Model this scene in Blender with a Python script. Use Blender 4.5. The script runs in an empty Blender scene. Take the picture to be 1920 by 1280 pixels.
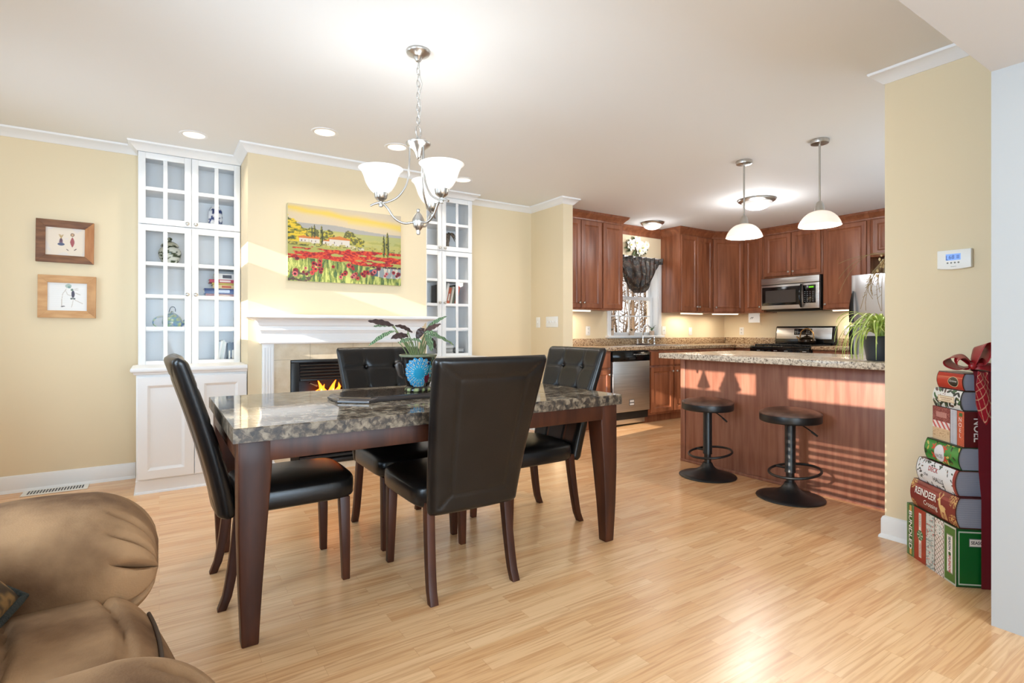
import bpy, bmesh, math, random
import numpy as np
from mathutils import Vector, Matrix
random.seed(7); rng = np.random.RandomState(5)
sc = bpy.context.scene
COL = sc.collection
PI = math.pi

# ------------------------------------------------------------------ camera, world, sun, exposure
cam = bpy.data.cameras.new('camera'); co = bpy.data.objects.new('camera', cam); COL.objects.link(co)
cam.sensor_width = 36; cam.lens = 36*1006/1920; cam.shift_y = -20/1920
cam.clip_start = .02; cam.clip_end = 200
YAW = math.atan2(1530, 1006)
co.location = (0, 0, 1.12); co.rotation_euler = (PI/2, 0, YAW - PI/2)
sc.camera = co
vs = sc.view_settings
vs.view_transform = 'Standard'; vs.look = 'None'; vs.gamma = 1; vs.use_curve_mapping = False
vs.exposure = 0.06
sc.cycles.max_bounces = 8; sc.cycles.diffuse_bounces = 4; sc.cycles.glossy_bounces = 4
sc.cycles.transparent_max_bounces = 16; sc.cycles.caustics_reflective = False; sc.cycles.caustics_refractive = False
sc.cycles.sample_clamp_indirect = 6
w = bpy.data.worlds.new('world'); sc.world = w; w.use_nodes = True
bg = w.node_tree.nodes['Background']; bg.inputs[0].default_value = (.92, .96, 1, 1); bg.inputs[1].default_value = 2.0

def lamp(name, kind, loc, energy, color=(1, 1, 1), aim=None, size=None, size_y=None, radius=.03, spread=None):
    l = bpy.data.lights.new(name, kind); l.energy = energy; l.color = color
    o = bpy.data.objects.new(name, l); COL.objects.link(o); o.location = loc
    if kind == 'AREA':
        l.shape = 'RECTANGLE' if size_y else 'DISK'; l.size = size
        if size_y: l.size_y = size_y
        if spread: l.spread = spread
    elif kind in ('POINT', 'SPOT'): l.shadow_soft_size = radius
    if aim is not None: o.rotation_euler = Vector(aim).to_track_quat('-Z', 'Z' if abs(Vector(aim).normalized().z) < .9 else 'Y').to_euler()
    return o
SUN = Vector((1, .15, -.311))
s = lamp('sun', 'SUN', (-6, 0, 6), 10, (1, .90, .78), SUN); s.data.angle = math.radians(.25)
# lamps added as daylight fill: left, rear and on the kitchen's near side
DAY = (.60, .80, 1)
lamp('window_daylight', 'AREA', (-1.44, 1.45, 1.35), 50, DAY, (1, 0, -.06), 1.6, 1.0, spread=2.0)
lamp('window_daylight', 'AREA', (-1.44, 3.9, 1.4), 12, DAY, (1, 0, -.1), 1.3, 1.0, spread=2.2)
lamp('window_daylight', 'AREA', (-.1, -3.1, 1.1), 280, DAY, (.05, 1, .26), 3.4, 1.7)  # fill lamp inside the made-up rear opening, tilted up for the ceiling
lamp('window_daylight', 'AREA', (5.3, .74, 1.25), 40, DAY, (-.1, .8, 1), 2.2, 1.3)  # added fill towards the kitchen ceiling; the wall behind it has no window

# ------------------------------------------------------------------ helpers
def lin(c): return tuple(((x/255)/12.92 if x/255 <= .04045 else ((x/255+.055)/1.055)**2.4) for x in c)
def mat(name, c, rough=.5, metal=0, bump=None, emit=None, spec=None, c2=None, scale=(1, 1, 1), detail=4, coat=0, ramp=(.35, .65), trans=0, ior=None, rvar=0):
    m = bpy.data.materials.new(name); m.use_nodes = True; nt = m.node_tree; b = nt.nodes['Principled BSDF']
    b.inputs['Base Color'].default_value = (*lin(c), 1); b.inputs['Roughness'].default_value = rough; b.inputs['Metallic'].default_value = metal
    if spec is not None: b.inputs['Specular IOR Level'].default_value = spec
    if coat: b.inputs['Coat Weight'].default_value = coat; b.inputs['Coat Roughness'].default_value = .12
    if trans: b.inputs['Transmission Weight'].default_value = trans
    if ior: b.inputs['IOR'].default_value = ior
    if emit: b.inputs['Emission Color'].default_value = (*lin(emit[0]), 1); b.inputs['Emission Strength'].default_value = emit[1]
    tc = None
    if c2 or bump:
        tc = nt.nodes.new('ShaderNodeTexCoord'); mp = nt.nodes.new('ShaderNodeMapping'); mp.inputs['Scale'].default_value = scale
        nt.links.new(tc.outputs['Object'], mp.inputs['Vector'])
    if c2:
        n = nt.nodes.new('ShaderNodeTexNoise'); n.inputs['Scale'].default_value = 1; n.inputs['Detail'].default_value = detail
        r = nt.nodes.new('ShaderNodeValToRGB'); e = r.color_ramp.elements
        e[0].position, e[1].position = ramp; e[0].color = (*lin(c), 1); e[1].color = (*lin(c2), 1)
        nt.links.new(mp.outputs[0], n.inputs['Vector']); nt.links.new(n.outputs['Fac'], r.inputs[0]); nt.links.new(r.outputs[0], b.inputs['Base Color'])
    if bump:
        n2 = nt.nodes.new('ShaderNodeTexNoise'); n2.inputs['Scale'].default_value = bump[0]; n2.inputs['Detail'].default_value = 3
        bp = nt.nodes.new('ShaderNodeBump'); bp.inputs['Strength'].default_value = bump[1]; bp.inputs['Distance'].default_value = .01
        nt.links.new(tc.outputs['Object'], n2.inputs['Vector']); nt.links.new(n2.outputs['Fac'], bp.inputs['Height']); nt.links.new(bp.outputs[0], b.inputs['Normal'])
    return m
def vcol_mat(name, rough=.5, spec=.5, metal=0, bump=None):
    m = mat(name, (200, 200, 200), rough, metal, spec=spec, bump=bump); nt = m.node_tree
    a = nt.nodes.new('ShaderNodeAttribute'); a.attribute_name = 'Col'
    nt.links.new(a.outputs['Color'], nt.nodes['Principled BSDF'].inputs['Base Color']); return m
def ramp_mat(name, stops, scale, rough=.3, kind='NOISE', detail=8, coat=0, tile=None, dist=0, vor=None, bump=None):
    """stone: noise (plus voronoi flecks) through a colour ramp, with optional tiles that vary in tone"""
    m = mat(name, (128, 128, 128), rough, coat=coat); nt = m.node_tree; b = nt.nodes['Principled BSDF']; L = nt.links.new
    tc = nt.nodes.new('ShaderNodeTexCoord'); n = nt.nodes.new('ShaderNodeTexNoise')
    n.inputs['Scale'].default_value = scale; n.inputs['Detail'].default_value = detail; n.inputs['Distortion'].default_value = dist
    n.inputs['Roughness'].default_value = .65
    L(tc.outputs['Object'], n.inputs['Vector']); fac = n.outputs['Fac']
    if vor:
        v = nt.nodes.new('ShaderNodeTexVoronoi'); v.inputs['Scale'].default_value = vor[0]; L(tc.outputs['Object'], v.inputs['Vector'])
        mx = nt.nodes.new('ShaderNodeMath'); mx.operation = 'MULTIPLY_ADD'; mx.inputs[1].default_value = vor[1]
        sp = nt.nodes.new('ShaderNodeSeparateColor'); L(v.outputs['Color'], sp.inputs[0])
        sb = nt.nodes.new('ShaderNodeMath'); sb.operation = 'SUBTRACT'; sb.inputs[1].default_value = .5; L(sp.outputs[0], sb.inputs[0])
        L(sb.outputs[0], mx.inputs[0]); L(fac, mx.inputs[2]); fac = mx.outputs[0]
    if tile:
        br = nt.nodes.new('ShaderNodeTexBrick'); br.offset = 0; br.inputs['Scale'].default_value = 1
        br.inputs['Brick Width'].default_value = tile[0]; br.inputs['Row Height'].default_value = tile[1]; br.inputs['Mortar Size'].default_value = .0006
        br.inputs['Color1'].default_value = (0, 0, 0, 1); br.inputs['Color2'].default_value = (1, 1, 1, 1); br.inputs['Mortar'].default_value = (.2, .2, .2, 1)
        L(tc.outputs['Object'], br.inputs['Vector'])
        m2 = nt.nodes.new('ShaderNodeMath'); m2.operation = 'MULTIPLY_ADD'; m2.inputs[1].default_value = tile[2]; s2 = nt.nodes.new('ShaderNodeMath'); s2.operation = 'SUBTRACT'
        s2.inputs[1].default_value = .5; L(br.outputs['Color'], s2.inputs[0]); L(s2.outputs[0], m2.inputs[0]); L(fac, m2.inputs[2]); fac = m2.outputs[0]
    r = nt.nodes.new('ShaderNodeValToRGB'); e = r.color_ramp.elements
    while len(e) < len(stops): e.new(.5)
    for k, (p, c) in enumerate(stops): e[k].position = p; e[k].color = (*lin(c), 1)
    L(fac, r.inputs[0]); L(r.outputs[0], b.inputs['Base Color'])
    return m

class MB:
    def __init__(s): s.v = []; s.f = []; s.mi = []; s.c = []; s.cur = 0; s.T = None
    def add(s, vs, fs, cols=None):
        k = len(s.v)
        s.v += [tuple(s.T @ Vector(p)) if s.T is not None else tuple(p) for p in vs]
        s.f += [tuple(i+k for i in f) for f in fs]; s.mi += [s.cur]*len(fs)
        if cols is not None: s.c += list(cols)
        return s
    def box(s, x0, x1, y0, y1, z0, z1):
        x0, x1 = min(x0, x1), max(x0, x1); y0, y1 = min(y0, y1), max(y0, y1); z0, z1 = min(z0, z1), max(z0, z1)
        return s.add([(x0,y0,z0),(x1,y0,z0),(x1,y1,z0),(x0,y1,z0),(x0,y0,z1),(x1,y0,z1),(x1,y1,z1),(x0,y1,z1)],
                     [(0,3,2,1),(4,5,6,7),(0,1,5,4),(1,2,6,5),(2,3,7,6),(3,0,4,7)])
    def loft(s, rings, cap=True, closed=True, loop=False, cols=None):
        n = len(rings[0]); m = len(rings); vs = [p for r in rings for p in r]; fs = []
        for i in range(m if loop else m-1):
            i2 = (i+1) % m
            for j in range(n if closed else n-1):
                j2 = (j+1) % n; fs.append((i*n+j, i*n+j2, i2*n+j2, i2*n+j))
        if cap and not loop and closed: fs += [tuple(range(n-1, -1, -1)), tuple((m-1)*n+j for j in range(n))]
        return s.add(vs, fs, cols)
    def lathe(s, prof, n=32, c=(0, 0, 0), cap=True):
        return s.loft([[(c[0]+r*math.cos(2*PI*j/n), c[1]+r*math.sin(2*PI*j/n), c[2]+z) for j in range(n)] for r, z in prof], cap)
    def tube(s, path, r, n=10, cap=True, loop=False):
        P = [Vector(p) for p in path]; m = len(P); rings = []; up = None
        for i in range(m):
            a = P[(i-1) % m] if loop or i > 0 else P[i]; b = P[(i+1) % m] if loop or i < m-1 else P[i]
            t = (b-a).normalized()
            if up is None: up = t.orthogonal().normalized()
            up = (up-t*up.dot(t)).normalized(); q = t.cross(up)
            rr = r[i] if isinstance(r, (list, tuple)) else r
            rings.append([tuple(P[i]+(up*math.cos(2*PI*j/n)+q*math.sin(2*PI*j/n))*rr) for j in range(n)])
        return s.loft(rings, cap, True, loop)
    def grid(s, nx, ny, fn, col=None):
        vs = [tuple(fn(i/nx, j/ny)) for j in range(ny+1) for i in range(nx+1)]
        fs = [(j*(nx+1)+i, j*(nx+1)+i+1, (j+1)*(nx+1)+i+1, (j+1)*(nx+1)+i) for j in range(ny) for i in range(nx)]
        if col is not None:
            U, V = np.meshgrid(np.arange(nx+1)/nx, np.arange(ny+1)/ny); return s.add(vs, fs, col(U.ravel(), V.ravel()))
        return s.add(vs, fs)
    def prism(s, pts, z0, z1):      # polygon in xy extruded along z
        n = len(pts); return s.loft([[(x, y, z0) for x, y in pts], [(x, y, z1) for x, y in pts]])
    def build(s, name, m, parent=None, smooth=None, bevel=0, seg=2, sub=0, solid=0):
        me = bpy.data.meshes.new(name); me.from_pydata(s.v, [], s.f); ms = m if isinstance(m, (list, tuple)) else [m]
        for x in ms: me.materials.append(x)
        me.polygons.foreach_set('material_index', s.mi)
        if s.c:
            a = me.color_attributes.new('Col', 'FLOAT_COLOR', 'POINT'); arr = np.ones((len(s.v), 4), 'f'); arr[:, :3] = np.array(s.c); a.data.foreach_set('color', arr.ravel())
        b = bmesh.new(); b.from_mesh(me)
        if not s.c or True: bmesh.ops.recalc_face_normals(b, faces=b.faces) if len(b.faces) < 60000 else None
        if bevel:
            es = [e for e in b.edges if len(e.link_faces) == 2 and e.calc_face_angle(0) > .6]
            bmesh.ops.bevel(b, geom=es, offset=bevel, segments=seg, affect='EDGES', profile=.5, clamp_overlap=True)
        b.to_mesh(me); b.free(); me.update()
        if smooth or bevel:
            me.shade_smooth(); me.set_sharp_from_angle(angle=math.radians(smooth or 40))
        o = bpy.data.objects.new(name, me); COL.objects.link(o)
        if sub: md = o.modifiers.new('sub', 'SUBSURF'); md.levels = md.render_levels = sub
        if solid: md = o.modifiers.new('solid', 'SOLIDIFY'); md.thickness = solid; md.offset = 0
        if parent is not None: o.parent = parent
        return o

def tag(o, label, cat, group=None, kind=None):
    o['label'] = label; o['category'] = cat
    if group: o['group'] = group
    if kind: o['kind'] = kind
    return o
def thing(name, label, cat, loc=(0, 0, 0), rotz=0, group=None):
    o = bpy.data.objects.new(name, None); o.empty_display_size = .05; COL.objects.link(o); o.location = loc; o.rotation_euler = (0, 0, rotz)
    return tag(o, label, cat, group)
def struct(name, mb, m, parent=None, **k):
    o = mb.build(name, m, parent, **k)
    if parent is None: o['kind'] = 'structure'
    return o
def clone(root, loc, rotz=None, label=None, group=None, keep=lambda o: True):
    r = root.copy(); COL.objects.link(r); r.location = loc
    if rotz is not None: r.rotation_euler = (0, 0, rotz)
    if label: r['label'] = label
    if group: r['group'] = group
    for ch in list(root.children):
        c = ch.copy(); COL.objects.link(c); c.parent = r
        for g in list(ch.children):
            d = g.copy(); COL.objects.link(d); d.parent = c
    return r
def sweep(mb, path, prof, caps=True):
    """profile points (out, z) carried along a 2-D path, mitred; 'out' points to the right of travel"""
    P = [Vector((p[0], p[1])) for p in path]; rings = []
    for i, p in enumerate(P):
        ns = []
        if i > 0: d = (p-P[i-1]).normalized(); ns.append(Vector((d.y, -d.x)))
        if i < len(P)-1: d = (P[i+1]-p).normalized(); ns.append(Vector((d.y, -d.x)))
        if len(ns) == 2:
            n = ns[0]+ns[1]; n = n/(n.dot(ns[0])) if n.length > 1e-6 else ns[0]
        else: n = ns[0]
        rings.append([(p.x+n.x*o, p.y+n.y*o, z) for o, z in prof])
    return mb.loft(rings, caps)
def text(parent, body, size, fn, m, name='lettering', align='CENTER', bold=0, xs=1, sub=0):
    cu = bpy.data.curves.new(name, 'FONT'); cu.body = body; cu.size = size; cu.align_x = align; cu.align_y = 'CENTER'; cu.offset = bold; cu.resolution_u = 3
    o = bpy.data.objects.new(name, cu); COL.objects.link(o); bpy.context.view_layer.update()
    me = bpy.data.meshes.new_from_object(o.evaluated_get(bpy.context.evaluated_depsgraph_get()))
    bpy.data.objects.remove(o)
    for v in me.vertices: v.co = Vector(fn(v.co.x*xs, v.co.y))
    me.name = name; me.materials.clear(); me.materials.append(m)
    ob = bpy.data.objects.new(name, me); COL.objects.link(ob); ob.parent = parent; return ob
def bez(pts, n):
    pts = [Vector(p) for p in pts]; out = []
    for k in range(n+1):
        t = k/n; q = pts[:]
        while len(q) > 1: q = [q[i].lerp(q[i+1], t) for i in range(len(q)-1)]
        out.append(q[0])
    return out
def catmull(pts, n):
    P = [Vector(p) for p in pts]; P = [P[0]*2-P[1]]+P+[P[-1]*2-P[-2]]; out = []
    for i in range(1, len(P)-2):
        for k in range(n):
            t = k/n; a, b, c, d = P[i-1:i+3]
            out.append(.5*((2*b)+(c-a)*t+(2*a-5*b+4*c-d)*t*t+(3*b-a-3*c+d)*t**3))
    out.append(P[-2]); return out
def leaf(mb, path, wid, up=(0, 0, 1), fold=.15, wave=0, nw=4, wfn=None, ph=0):
    P = [Vector(p) for p in path]; n = len(P); rings = []; up = Vector(up)
    for i in range(n):
        t = (P[min(i+1, n-1)]-P[max(i-1, 0)]).normalized(); sd = t.cross(up)
        sd = sd.normalized() if sd.length > 1e-4 else Vector((1, 0, 0)); nn = sd.cross(t).normalized(); f = i/(n-1)
        w = wid*(wfn(f) if wfn else math.sin(PI*min(1, .04+f*.96))**.75)+.0006
        rings.append([tuple(P[i]+sd*(w*(2*j/nw-1))+nn*(fold*w*abs(2*j/nw-1)+wave*wid*math.sin(f*26+ph+(2 if j > nw/2 else 0))*abs(2*j/nw-1))) for j in range(nw+1)])
    mb.loft(rings, False, False)
def blob(mb, c, r, nu=20, nv=12, e=1.0, fn=None):
    """superellipsoid"""
    def sp(x, k): return math.copysign(abs(x)**k, x)
    rings = []
    for i in range(nv+1):
        a = -PI/2+PI*i/nv
        ring = []
        for j in range(nu):
            b = 2*PI*j/nu
            p = (sp(math.cos(a), e)*sp(math.cos(b), e), sp(math.cos(a), e)*sp(math.sin(b), e), sp(math.sin(a), e))
            if fn: p = fn(p)
            ring.append((c[0]+r[0]*p[0], c[1]+r[1]*p[1], c[2]+r[2]*p[2]))
        rings.append(ring)
    return mb.loft(rings)
_tab = rng.rand(256, 256)
def vnoise(x, y):
    xi = np.floor(x).astype(int); yi = np.floor(y).astype(int); fx = x-xi; fy = y-yi; fx = fx*fx*(3-2*fx); fy = fy*fy*(3-2*fy)
    g = lambda a, b: _tab[a % 256, b % 256]
    return (g(xi, yi)*(1-fx)+g(xi+1, yi)*fx)*(1-fy)+(g(xi, yi+1)*(1-fx)+g(xi+1, yi+1)*fx)*fy
def fbm(x, y, o=4): return sum(vnoise(x*2**k+13*k, y*2**k+7*k)/2**(k+1) for k in range(o))
def L3(c): return np.array(lin(c))
def paint(a, mask, c): m = np.clip(mask, 0, 1)[:, None]; a[:] = a*(1-m)+(L3(c) if isinstance(c, tuple) else c)*m

# ------------------------------------------------------------------ materials
M = {}
M['wall'] = mat('wall_paint', (230, 212, 178), .75, bump=(350, .03))
M['white'] = mat('white_trim_paint', (238, 238, 238), .4)
M['ceil'] = mat('ceiling_paint', (236, 236, 235), .8)
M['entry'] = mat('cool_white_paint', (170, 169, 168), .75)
M['cabw'] = mat('white_cabinet_paint', (240, 240, 240), .35)
M['cabin'] = mat('cabinet_interior', (250, 250, 250), .5)
M['cherry'] = mat('cherry_wood', (120, 68, 43), .34, c2=(158, 98, 67), scale=(16, 16, 1.6), detail=5)
M['panel'] = mat('island_panel_wood', (136, 86, 68), .36, c2=(160, 110, 90), scale=(30, 30, 2.2), detail=6)
M['darkwood'] = mat('espresso_wood', (50, 24, 14), .42, c2=(76, 39, 22), scale=(18, 18, 2.5), detail=5, spec=.3)
M['leather'] = mat('black_brown_leather', (11, 10, 10), .3, bump=(150, .05), spec=.42, c2=(19, 16, 15), scale=(9, 9, 9))
M['suede'] = mat('brown_suede', (98, 69, 46), .8, bump=(220, .15), c2=(168, 132, 97), scale=(4.5, 4.5, 4.5), detail=6, spec=.2)
M['nickel'] = mat('brushed_nickel', (196, 194, 190), .28, 1)
M['steel'] = mat('stainless_steel', (188, 187, 184), .34, 1, c2=(202, 201, 198), scale=(2, 2, 60))
M['black'] = mat('black_metal', (16, 16, 17), .4)
M['gblack'] = mat('black_gloss', (10, 10, 11), .12)
M['satin'] = mat('satin_black_metal', (22, 22, 23), .38)
M['granite'] = ramp_mat('brown_granite', [(.25, (60, 44, 34)), (.40, (122, 92, 66)), (.5, (176, 146, 112)), (.62, (206, 184, 152)), (.78, (96, 74, 58))], 55, .22, vor=(120, .25))
M['igranite'] = ramp_mat('pale_granite', [(.25, (86, 76, 70)), (.38, (160, 146, 132)), (.5, (206, 192, 172)), (.65, (226, 214, 196)), (.8, (130, 116, 104))], 60, .15, vor=(110, .28))
M['marble'] = ramp_mat('brown_marble', [(.25, (34, 28, 24)), (.40, (84, 70, 58)), (.5, (126, 111, 94)), (.60, (164, 150, 130)), (.72, (190, 178, 158)), (.86, (104, 90, 76))], 20, .06, dist=.35, tile=(.152, .1074, .17), detail=14, vor=(46, .16))
M['marble_edge'] = ramp_mat('honed_marble_edge', [(.28, (32, 26, 21)), (.42, (64, 52, 41)), (.5, (96, 82, 66)), (.60, (124, 109, 90)), (.74, (144, 129, 109)), (.88, (74, 61, 50))], 30, .45, dist=.3, tile=(.152, .1074, .14), detail=14, vor=(60, .2))
M['tray'] = ramp_mat('speckled_dark_granite', [(.3, (26, 22, 20)), (.5, (66, 54, 45)), (.7, (112, 94, 78))], 130, .08, vor=(200, .3))
M['tile'] = ramp_mat('beige_stone_tile', [(.3, (206, 190, 162)), (.5, (222, 208, 182)), (.7, (232, 222, 202))], 7, .25, detail=6)
M['plate'] = mat('white_plastic', (240, 238, 232), .4)
M['soil'] = mat('potting_soil', (40, 30, 24), .9, bump=(90, .6))
def glass_mat(name, tint=(1, 1, 1), gl=.08):
    m = bpy.data.materials.new(name); m.use_nodes = True; nt = m.node_tree; nt.nodes.remove(nt.nodes['Principled BSDF']); out = nt.nodes['Material Output']
    t = nt.nodes.new('ShaderNodeBsdfTransparent'); t.inputs[0].default_value = (*tint, 1); g = nt.nodes.new('ShaderNodeBsdfGlossy'); g.inputs['Roughness'].default_value = .02
    lw = nt.nodes.new('ShaderNodeLayerWeight'); lw.inputs['Blend'].default_value = .5; pw_ = nt.nodes.new('ShaderNodeMath'); pw_.operation = 'POWER'; pw_.inputs[1].default_value = 4
    nt.links.new(lw.outputs['Facing'], pw_.inputs[0]); f = nt.nodes.new('ShaderNodeMath'); f.operation = 'MULTIPLY_ADD'; f.inputs[1].default_value = .15; f.inputs[2].default_value = .007; nt.links.new(pw_.outputs[0], f.inputs[0]); mx = nt.nodes.new('ShaderNodeMixShader')
    nt.links.new(f.outputs[0], mx.inputs[0]); nt.links.new(t.outputs[0], mx.inputs[1]); nt.links.new(g.outputs[0], mx.inputs[2]); nt.links.new(mx.outputs[0], out.inputs[0]); return m
M['glass'] = glass_mat('clear_glass')
def frost_mat(name, c, e):
    m = bpy.data.materials.new(name); m.use_nodes = True; nt = m.node_tree; b = nt.nodes['Principled BSDF']
    b.inputs['Base Color'].default_value = (*lin(c), 1); b.inputs['Roughness'].default_value = .25; b.inputs['Emission Color'].default_value = (*lin(c), 1); b.inputs['Emission Strength'].default_value = e
    return m
M['frost'] = frost_mat('frosted_glass_lit', (255, 253, 250), .32)
M['frost2'] = frost_mat('alabaster_glass_lit', (250, 238, 226), .42)
M['bulb'] = mat('lit_bulb', (255, 250, 240), .4, emit=((255, 240, 215), 6))
M['lens'] = mat('lit_lens', (255, 250, 240), .4, emit=((255, 232, 200), 1.5))
def floor_mat():
    m = mat('oak_laminate', (215, 170, 115), .26, spec=.85); nt = m.node_tree; b = nt.nodes['Principled BSDF']; L = nt.links.new
    tc = nt.nodes.new('ShaderNodeTexCoord')
    br = nt.nodes.new('ShaderNodeTexBrick'); br.offset = .37; br.offset_frequency = 2; br.inputs['Scale'].default_value = 1
    br.inputs['Brick Width'].default_value = .46; br.inputs['Row Height'].default_value = .066; br.inputs['Mortar Size'].default_value = .0005
    br.inputs['Color1'].default_value = (*lin((229, 177, 125)), 1); br.inputs['Color2'].default_value = (*lin((242, 198, 150)), 1); br.inputs['Mortar'].default_value = (*lin((208, 158, 110)), 1)
    L(tc.outputs['Object'], br.inputs['Vector'])
    mp = nt.nodes.new('ShaderNodeMapping'); mp.inputs['Scale'].default_value = (2.6, 60, 1); L(tc.outputs['Object'], mp.inputs['Vector'])
    add = nt.nodes.new('ShaderNodeMixRGB'); add.blend_type = 'ADD'; add.inputs[0].default_value = 1; L(mp.outputs[0], add.inputs[1]); 
    sc2 = nt.nodes.new('ShaderNodeMixRGB'); sc2.blend_type = 'MULTIPLY'; sc2.inputs[0].default_value = 1; sc2.inputs[2].default_value = (37, 37, 37, 1); L(br.outputs['Color'], sc2.inputs[1]); L(sc2.outputs[0], add.inputs[2])
    n = nt.nodes.new('ShaderNodeTexNoise'); n.inputs['Scale'].default_value = 1; n.inputs['Detail'].default_value = 6; n.inputs['Distortion'].default_value = 1.0; L(add.outputs[0], n.inputs['Vector'])
    r = nt.nodes.new('ShaderNodeValToRGB'); e = r.color_ramp.elements; e[0].position = .33; e[0].color = (.72, .60, .50, 1); e[1].position = .56; e[1].color = (1, 1, 1, 1); L(n.outputs['Fac'], r.inputs[0])
    mx = nt.nodes.new('ShaderNodeMixRGB'); mx.blend_type = 'MULTIPLY'; mx.inputs[0].default_value = .75; L(br.outputs['Color'], mx.inputs[1]); L(r.outputs[0], mx.inputs[2]); L(mx.outputs[0], b.inputs['Base Color'])
    return m
M['floor'] = floor_mat()
VC = vcol_mat('printed_paper', .45); VCG = vcol_mat('printed_gloss', .22); VCP = vcol_mat('oil_paint', .5, bump=(260, .35))

# ------------------------------------------------------------------ structure
CZ = 2.52
struct('floor', MB().box(-1.7, 7.5, -3.4, 5.5, -.1, 0), M['floor'])
struct('ceiling', MB().box(-1.7, 7.5, .5, 5.5, CZ, CZ+.12), M['ceil'])
b = MB(); b.box(-1.5, -.134, 5.0, 5.35, 0, CZ); b.box(2.702, 3.68, 5.0, 5.35, 0, CZ); b.box(-.134, 2.702, 5.25, 5.35, 0, CZ)
struct('wall_back', b, M['wall'])
b = MB(); fx0, fx1 = .852, 1.708                        # chimney breast around the firebox opening
b.box(.555, fx0, 4.45, 5.25, 0, CZ); b.box(fx1, 2.005, 4.45, 5.25, 0, CZ); b.box(fx0, fx1, 4.45, 5.25, .893, CZ); b.box(fx0, fx1, 4.45, 5.25, 0, .05); b.box(fx0, fx1, 4.95, 5.25, .05, .893)
struct('wall_chimney', b, M['wall'])
struct('wall_partition', MB().box(3.55, 3.68, 4.42, 5.0, 0, CZ), M['wall'])
b = MB(); wx0, wx1, wz0, wz1 = 4.90, 5.80, 1.06, 2.06
b.box(3.68, wx0, 5.13, 5.33, 0, CZ); b.box(wx1, 7.5, 5.13, 5.33, 0, CZ); b.box(wx0, wx1, 5.13, 5.33, 0, wz0); b.box(wx0, wx1, 5.13, 5.33, wz1, CZ)
struct('wall_kitchen', b, M['wall'])
struct('wall_range', MB().box(7.3, 7.5, .6, 5.13, 0, CZ), M['wall'])
struct('wall_right', MB().box(3.295, 3.42, .70, 1.323, 0, CZ), M['wall'])
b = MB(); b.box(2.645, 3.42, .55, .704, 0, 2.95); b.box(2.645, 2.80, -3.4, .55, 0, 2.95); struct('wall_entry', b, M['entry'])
struct('wall_header', MB().box(-1.5, 2.645, .38, .704, 2.105, 2.95), mat('header_paint', (204, 201, 198), .75))
struct('ceiling_living', MB().box(-1.7, 2.80, -3.4, .38, 2.95, 3.05), M['ceil'])
struct('wall_front', MB().box(3.42, 7.3, .55, .70, 0, CZ), M['wall'])
# unseen left wall; openings, bars and blinds made up to shape the sun patches
b = MB(); b.box(-1.7, -1.5, -3.4, 5.35, 0, .9); b.box(-1.7, -1.5, -3.4, 5.35, 2.49, CZ); b.box(-1.7, -1.5, -3.4, .704, CZ, 2.95)
ops = [(.55, 1.36), (1.54, 2.36), (3.25, 4.56)]; y = -3.4
for a, c in ops+[(5.35, 5.35)]:
    b.box(-1.7, -1.5, y, a, .9, 2.49); y = c
struct('wall_left', b, M['wall'])
for k, (a, c) in enumerate(ops):
    b = MB(); b.box(-1.66, -1.54, a, c, 2.04, 2.286)
    for yy in (a, c-.03): b.box(-1.64, -1.56, yy, yy+.03, .9, 2.49)
    wo = struct('window_%d' % (k+2), b, M['white'])  # out of view; its bar is placed to split the sun patches
    sl = MB(); z = .92
    while z < (2.03 if k < 2 else 1.72):
        hw = .019 if (k == 0 and z > 1.6) else .026
        sl.box(-1.528, -1.512, a+.01, c-.01, z-hw, z+hw); z += .05
    sl.build('blind', M['white'], wo)  # unseen slats added to cut the sun into stripes and block the rest
for yy, sz in ((2.045, .185), (1.80, .215)):  # unseen trees added to cast tree shadows on the island panel
    t = thing('tree_ornament', 'small green felt tree standing on the middle living room window rail' if sz < .2 else 'larger green felt tree standing on the middle living room window rail', 'ornament', (-1.575, yy, 2.287))
    b = MB(); b.lathe([(.022, 0), (.022, .006), (.007, .008), (.007, .04)], 12); b.build('stand', M['darkwood'], t)
    b = MB(); h0 = .035
    for q in range(4): r0 = sz*((.36 if sz < .2 else .48)-.085*q); z0 = h0+(sz-.035)*q/4.6; b.lathe([(0, z0), (r0, z0), (r0*.35, z0+(sz-.035)*.36), (0, z0+(sz-.035)*.37)], 16)
    b.build('tree_body', mat('green_felt', (40, 80, 50), .9), t)
b = MB(); b.box(-1.7, -.9, -3.4, -3.25, 0, 2.95); b.box(2.1, 2.8, -3.4, -3.25, 0, 2.95); b.box(-.9, 2.1, -3.4, -3.25, 0, .35); b.box(-.9, 2.1, -3.4, -3.25, 2.05, 2.95)
struct('wall_rear', b, M['wall'])  # unseen living room end, its opening made up for the rear fill

crown = [(0, CZ-.062), (.006, CZ-.062), (.012, CZ-.055), (.016, CZ-.052), (.05, CZ-.016), (.058, CZ-.013), (.062, CZ-.006), (.062, CZ), (0, CZ)]
k = MB(); sweep(k, [(-1.5, 5.0), (-.134, 5.0), (-.134, 4.85), (.555, 4.85), (.555, 4.45), (2.005, 4.45), (2.005, 4.85), (2.702, 4.85), (2.702, 5.0), (3.55, 5.0), (3.55, 4.42), (3.68, 4.42), (3.68, 4.9)], crown)
struct('trim_1', k, M['white'], smooth=30)
k = MB(); sweep(k, [(3.42, 1.2), (3.42, 1.323), (3.295, 1.323), (3.295, .704)], [(o, z) for o, z in crown][::1]); struct('trim_2', k, M['white'], smooth=30)
base = [(0, 0), (.024, 0), (.022, .012), (.014, .022), (.014, .10), (.009, .113), (0, .118)]
k = MB(); sweep(k, [(-1.5, 5.0), (-.15, 5.0)], base); struct('baseboard_left', k, M['white'], smooth=30)
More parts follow.
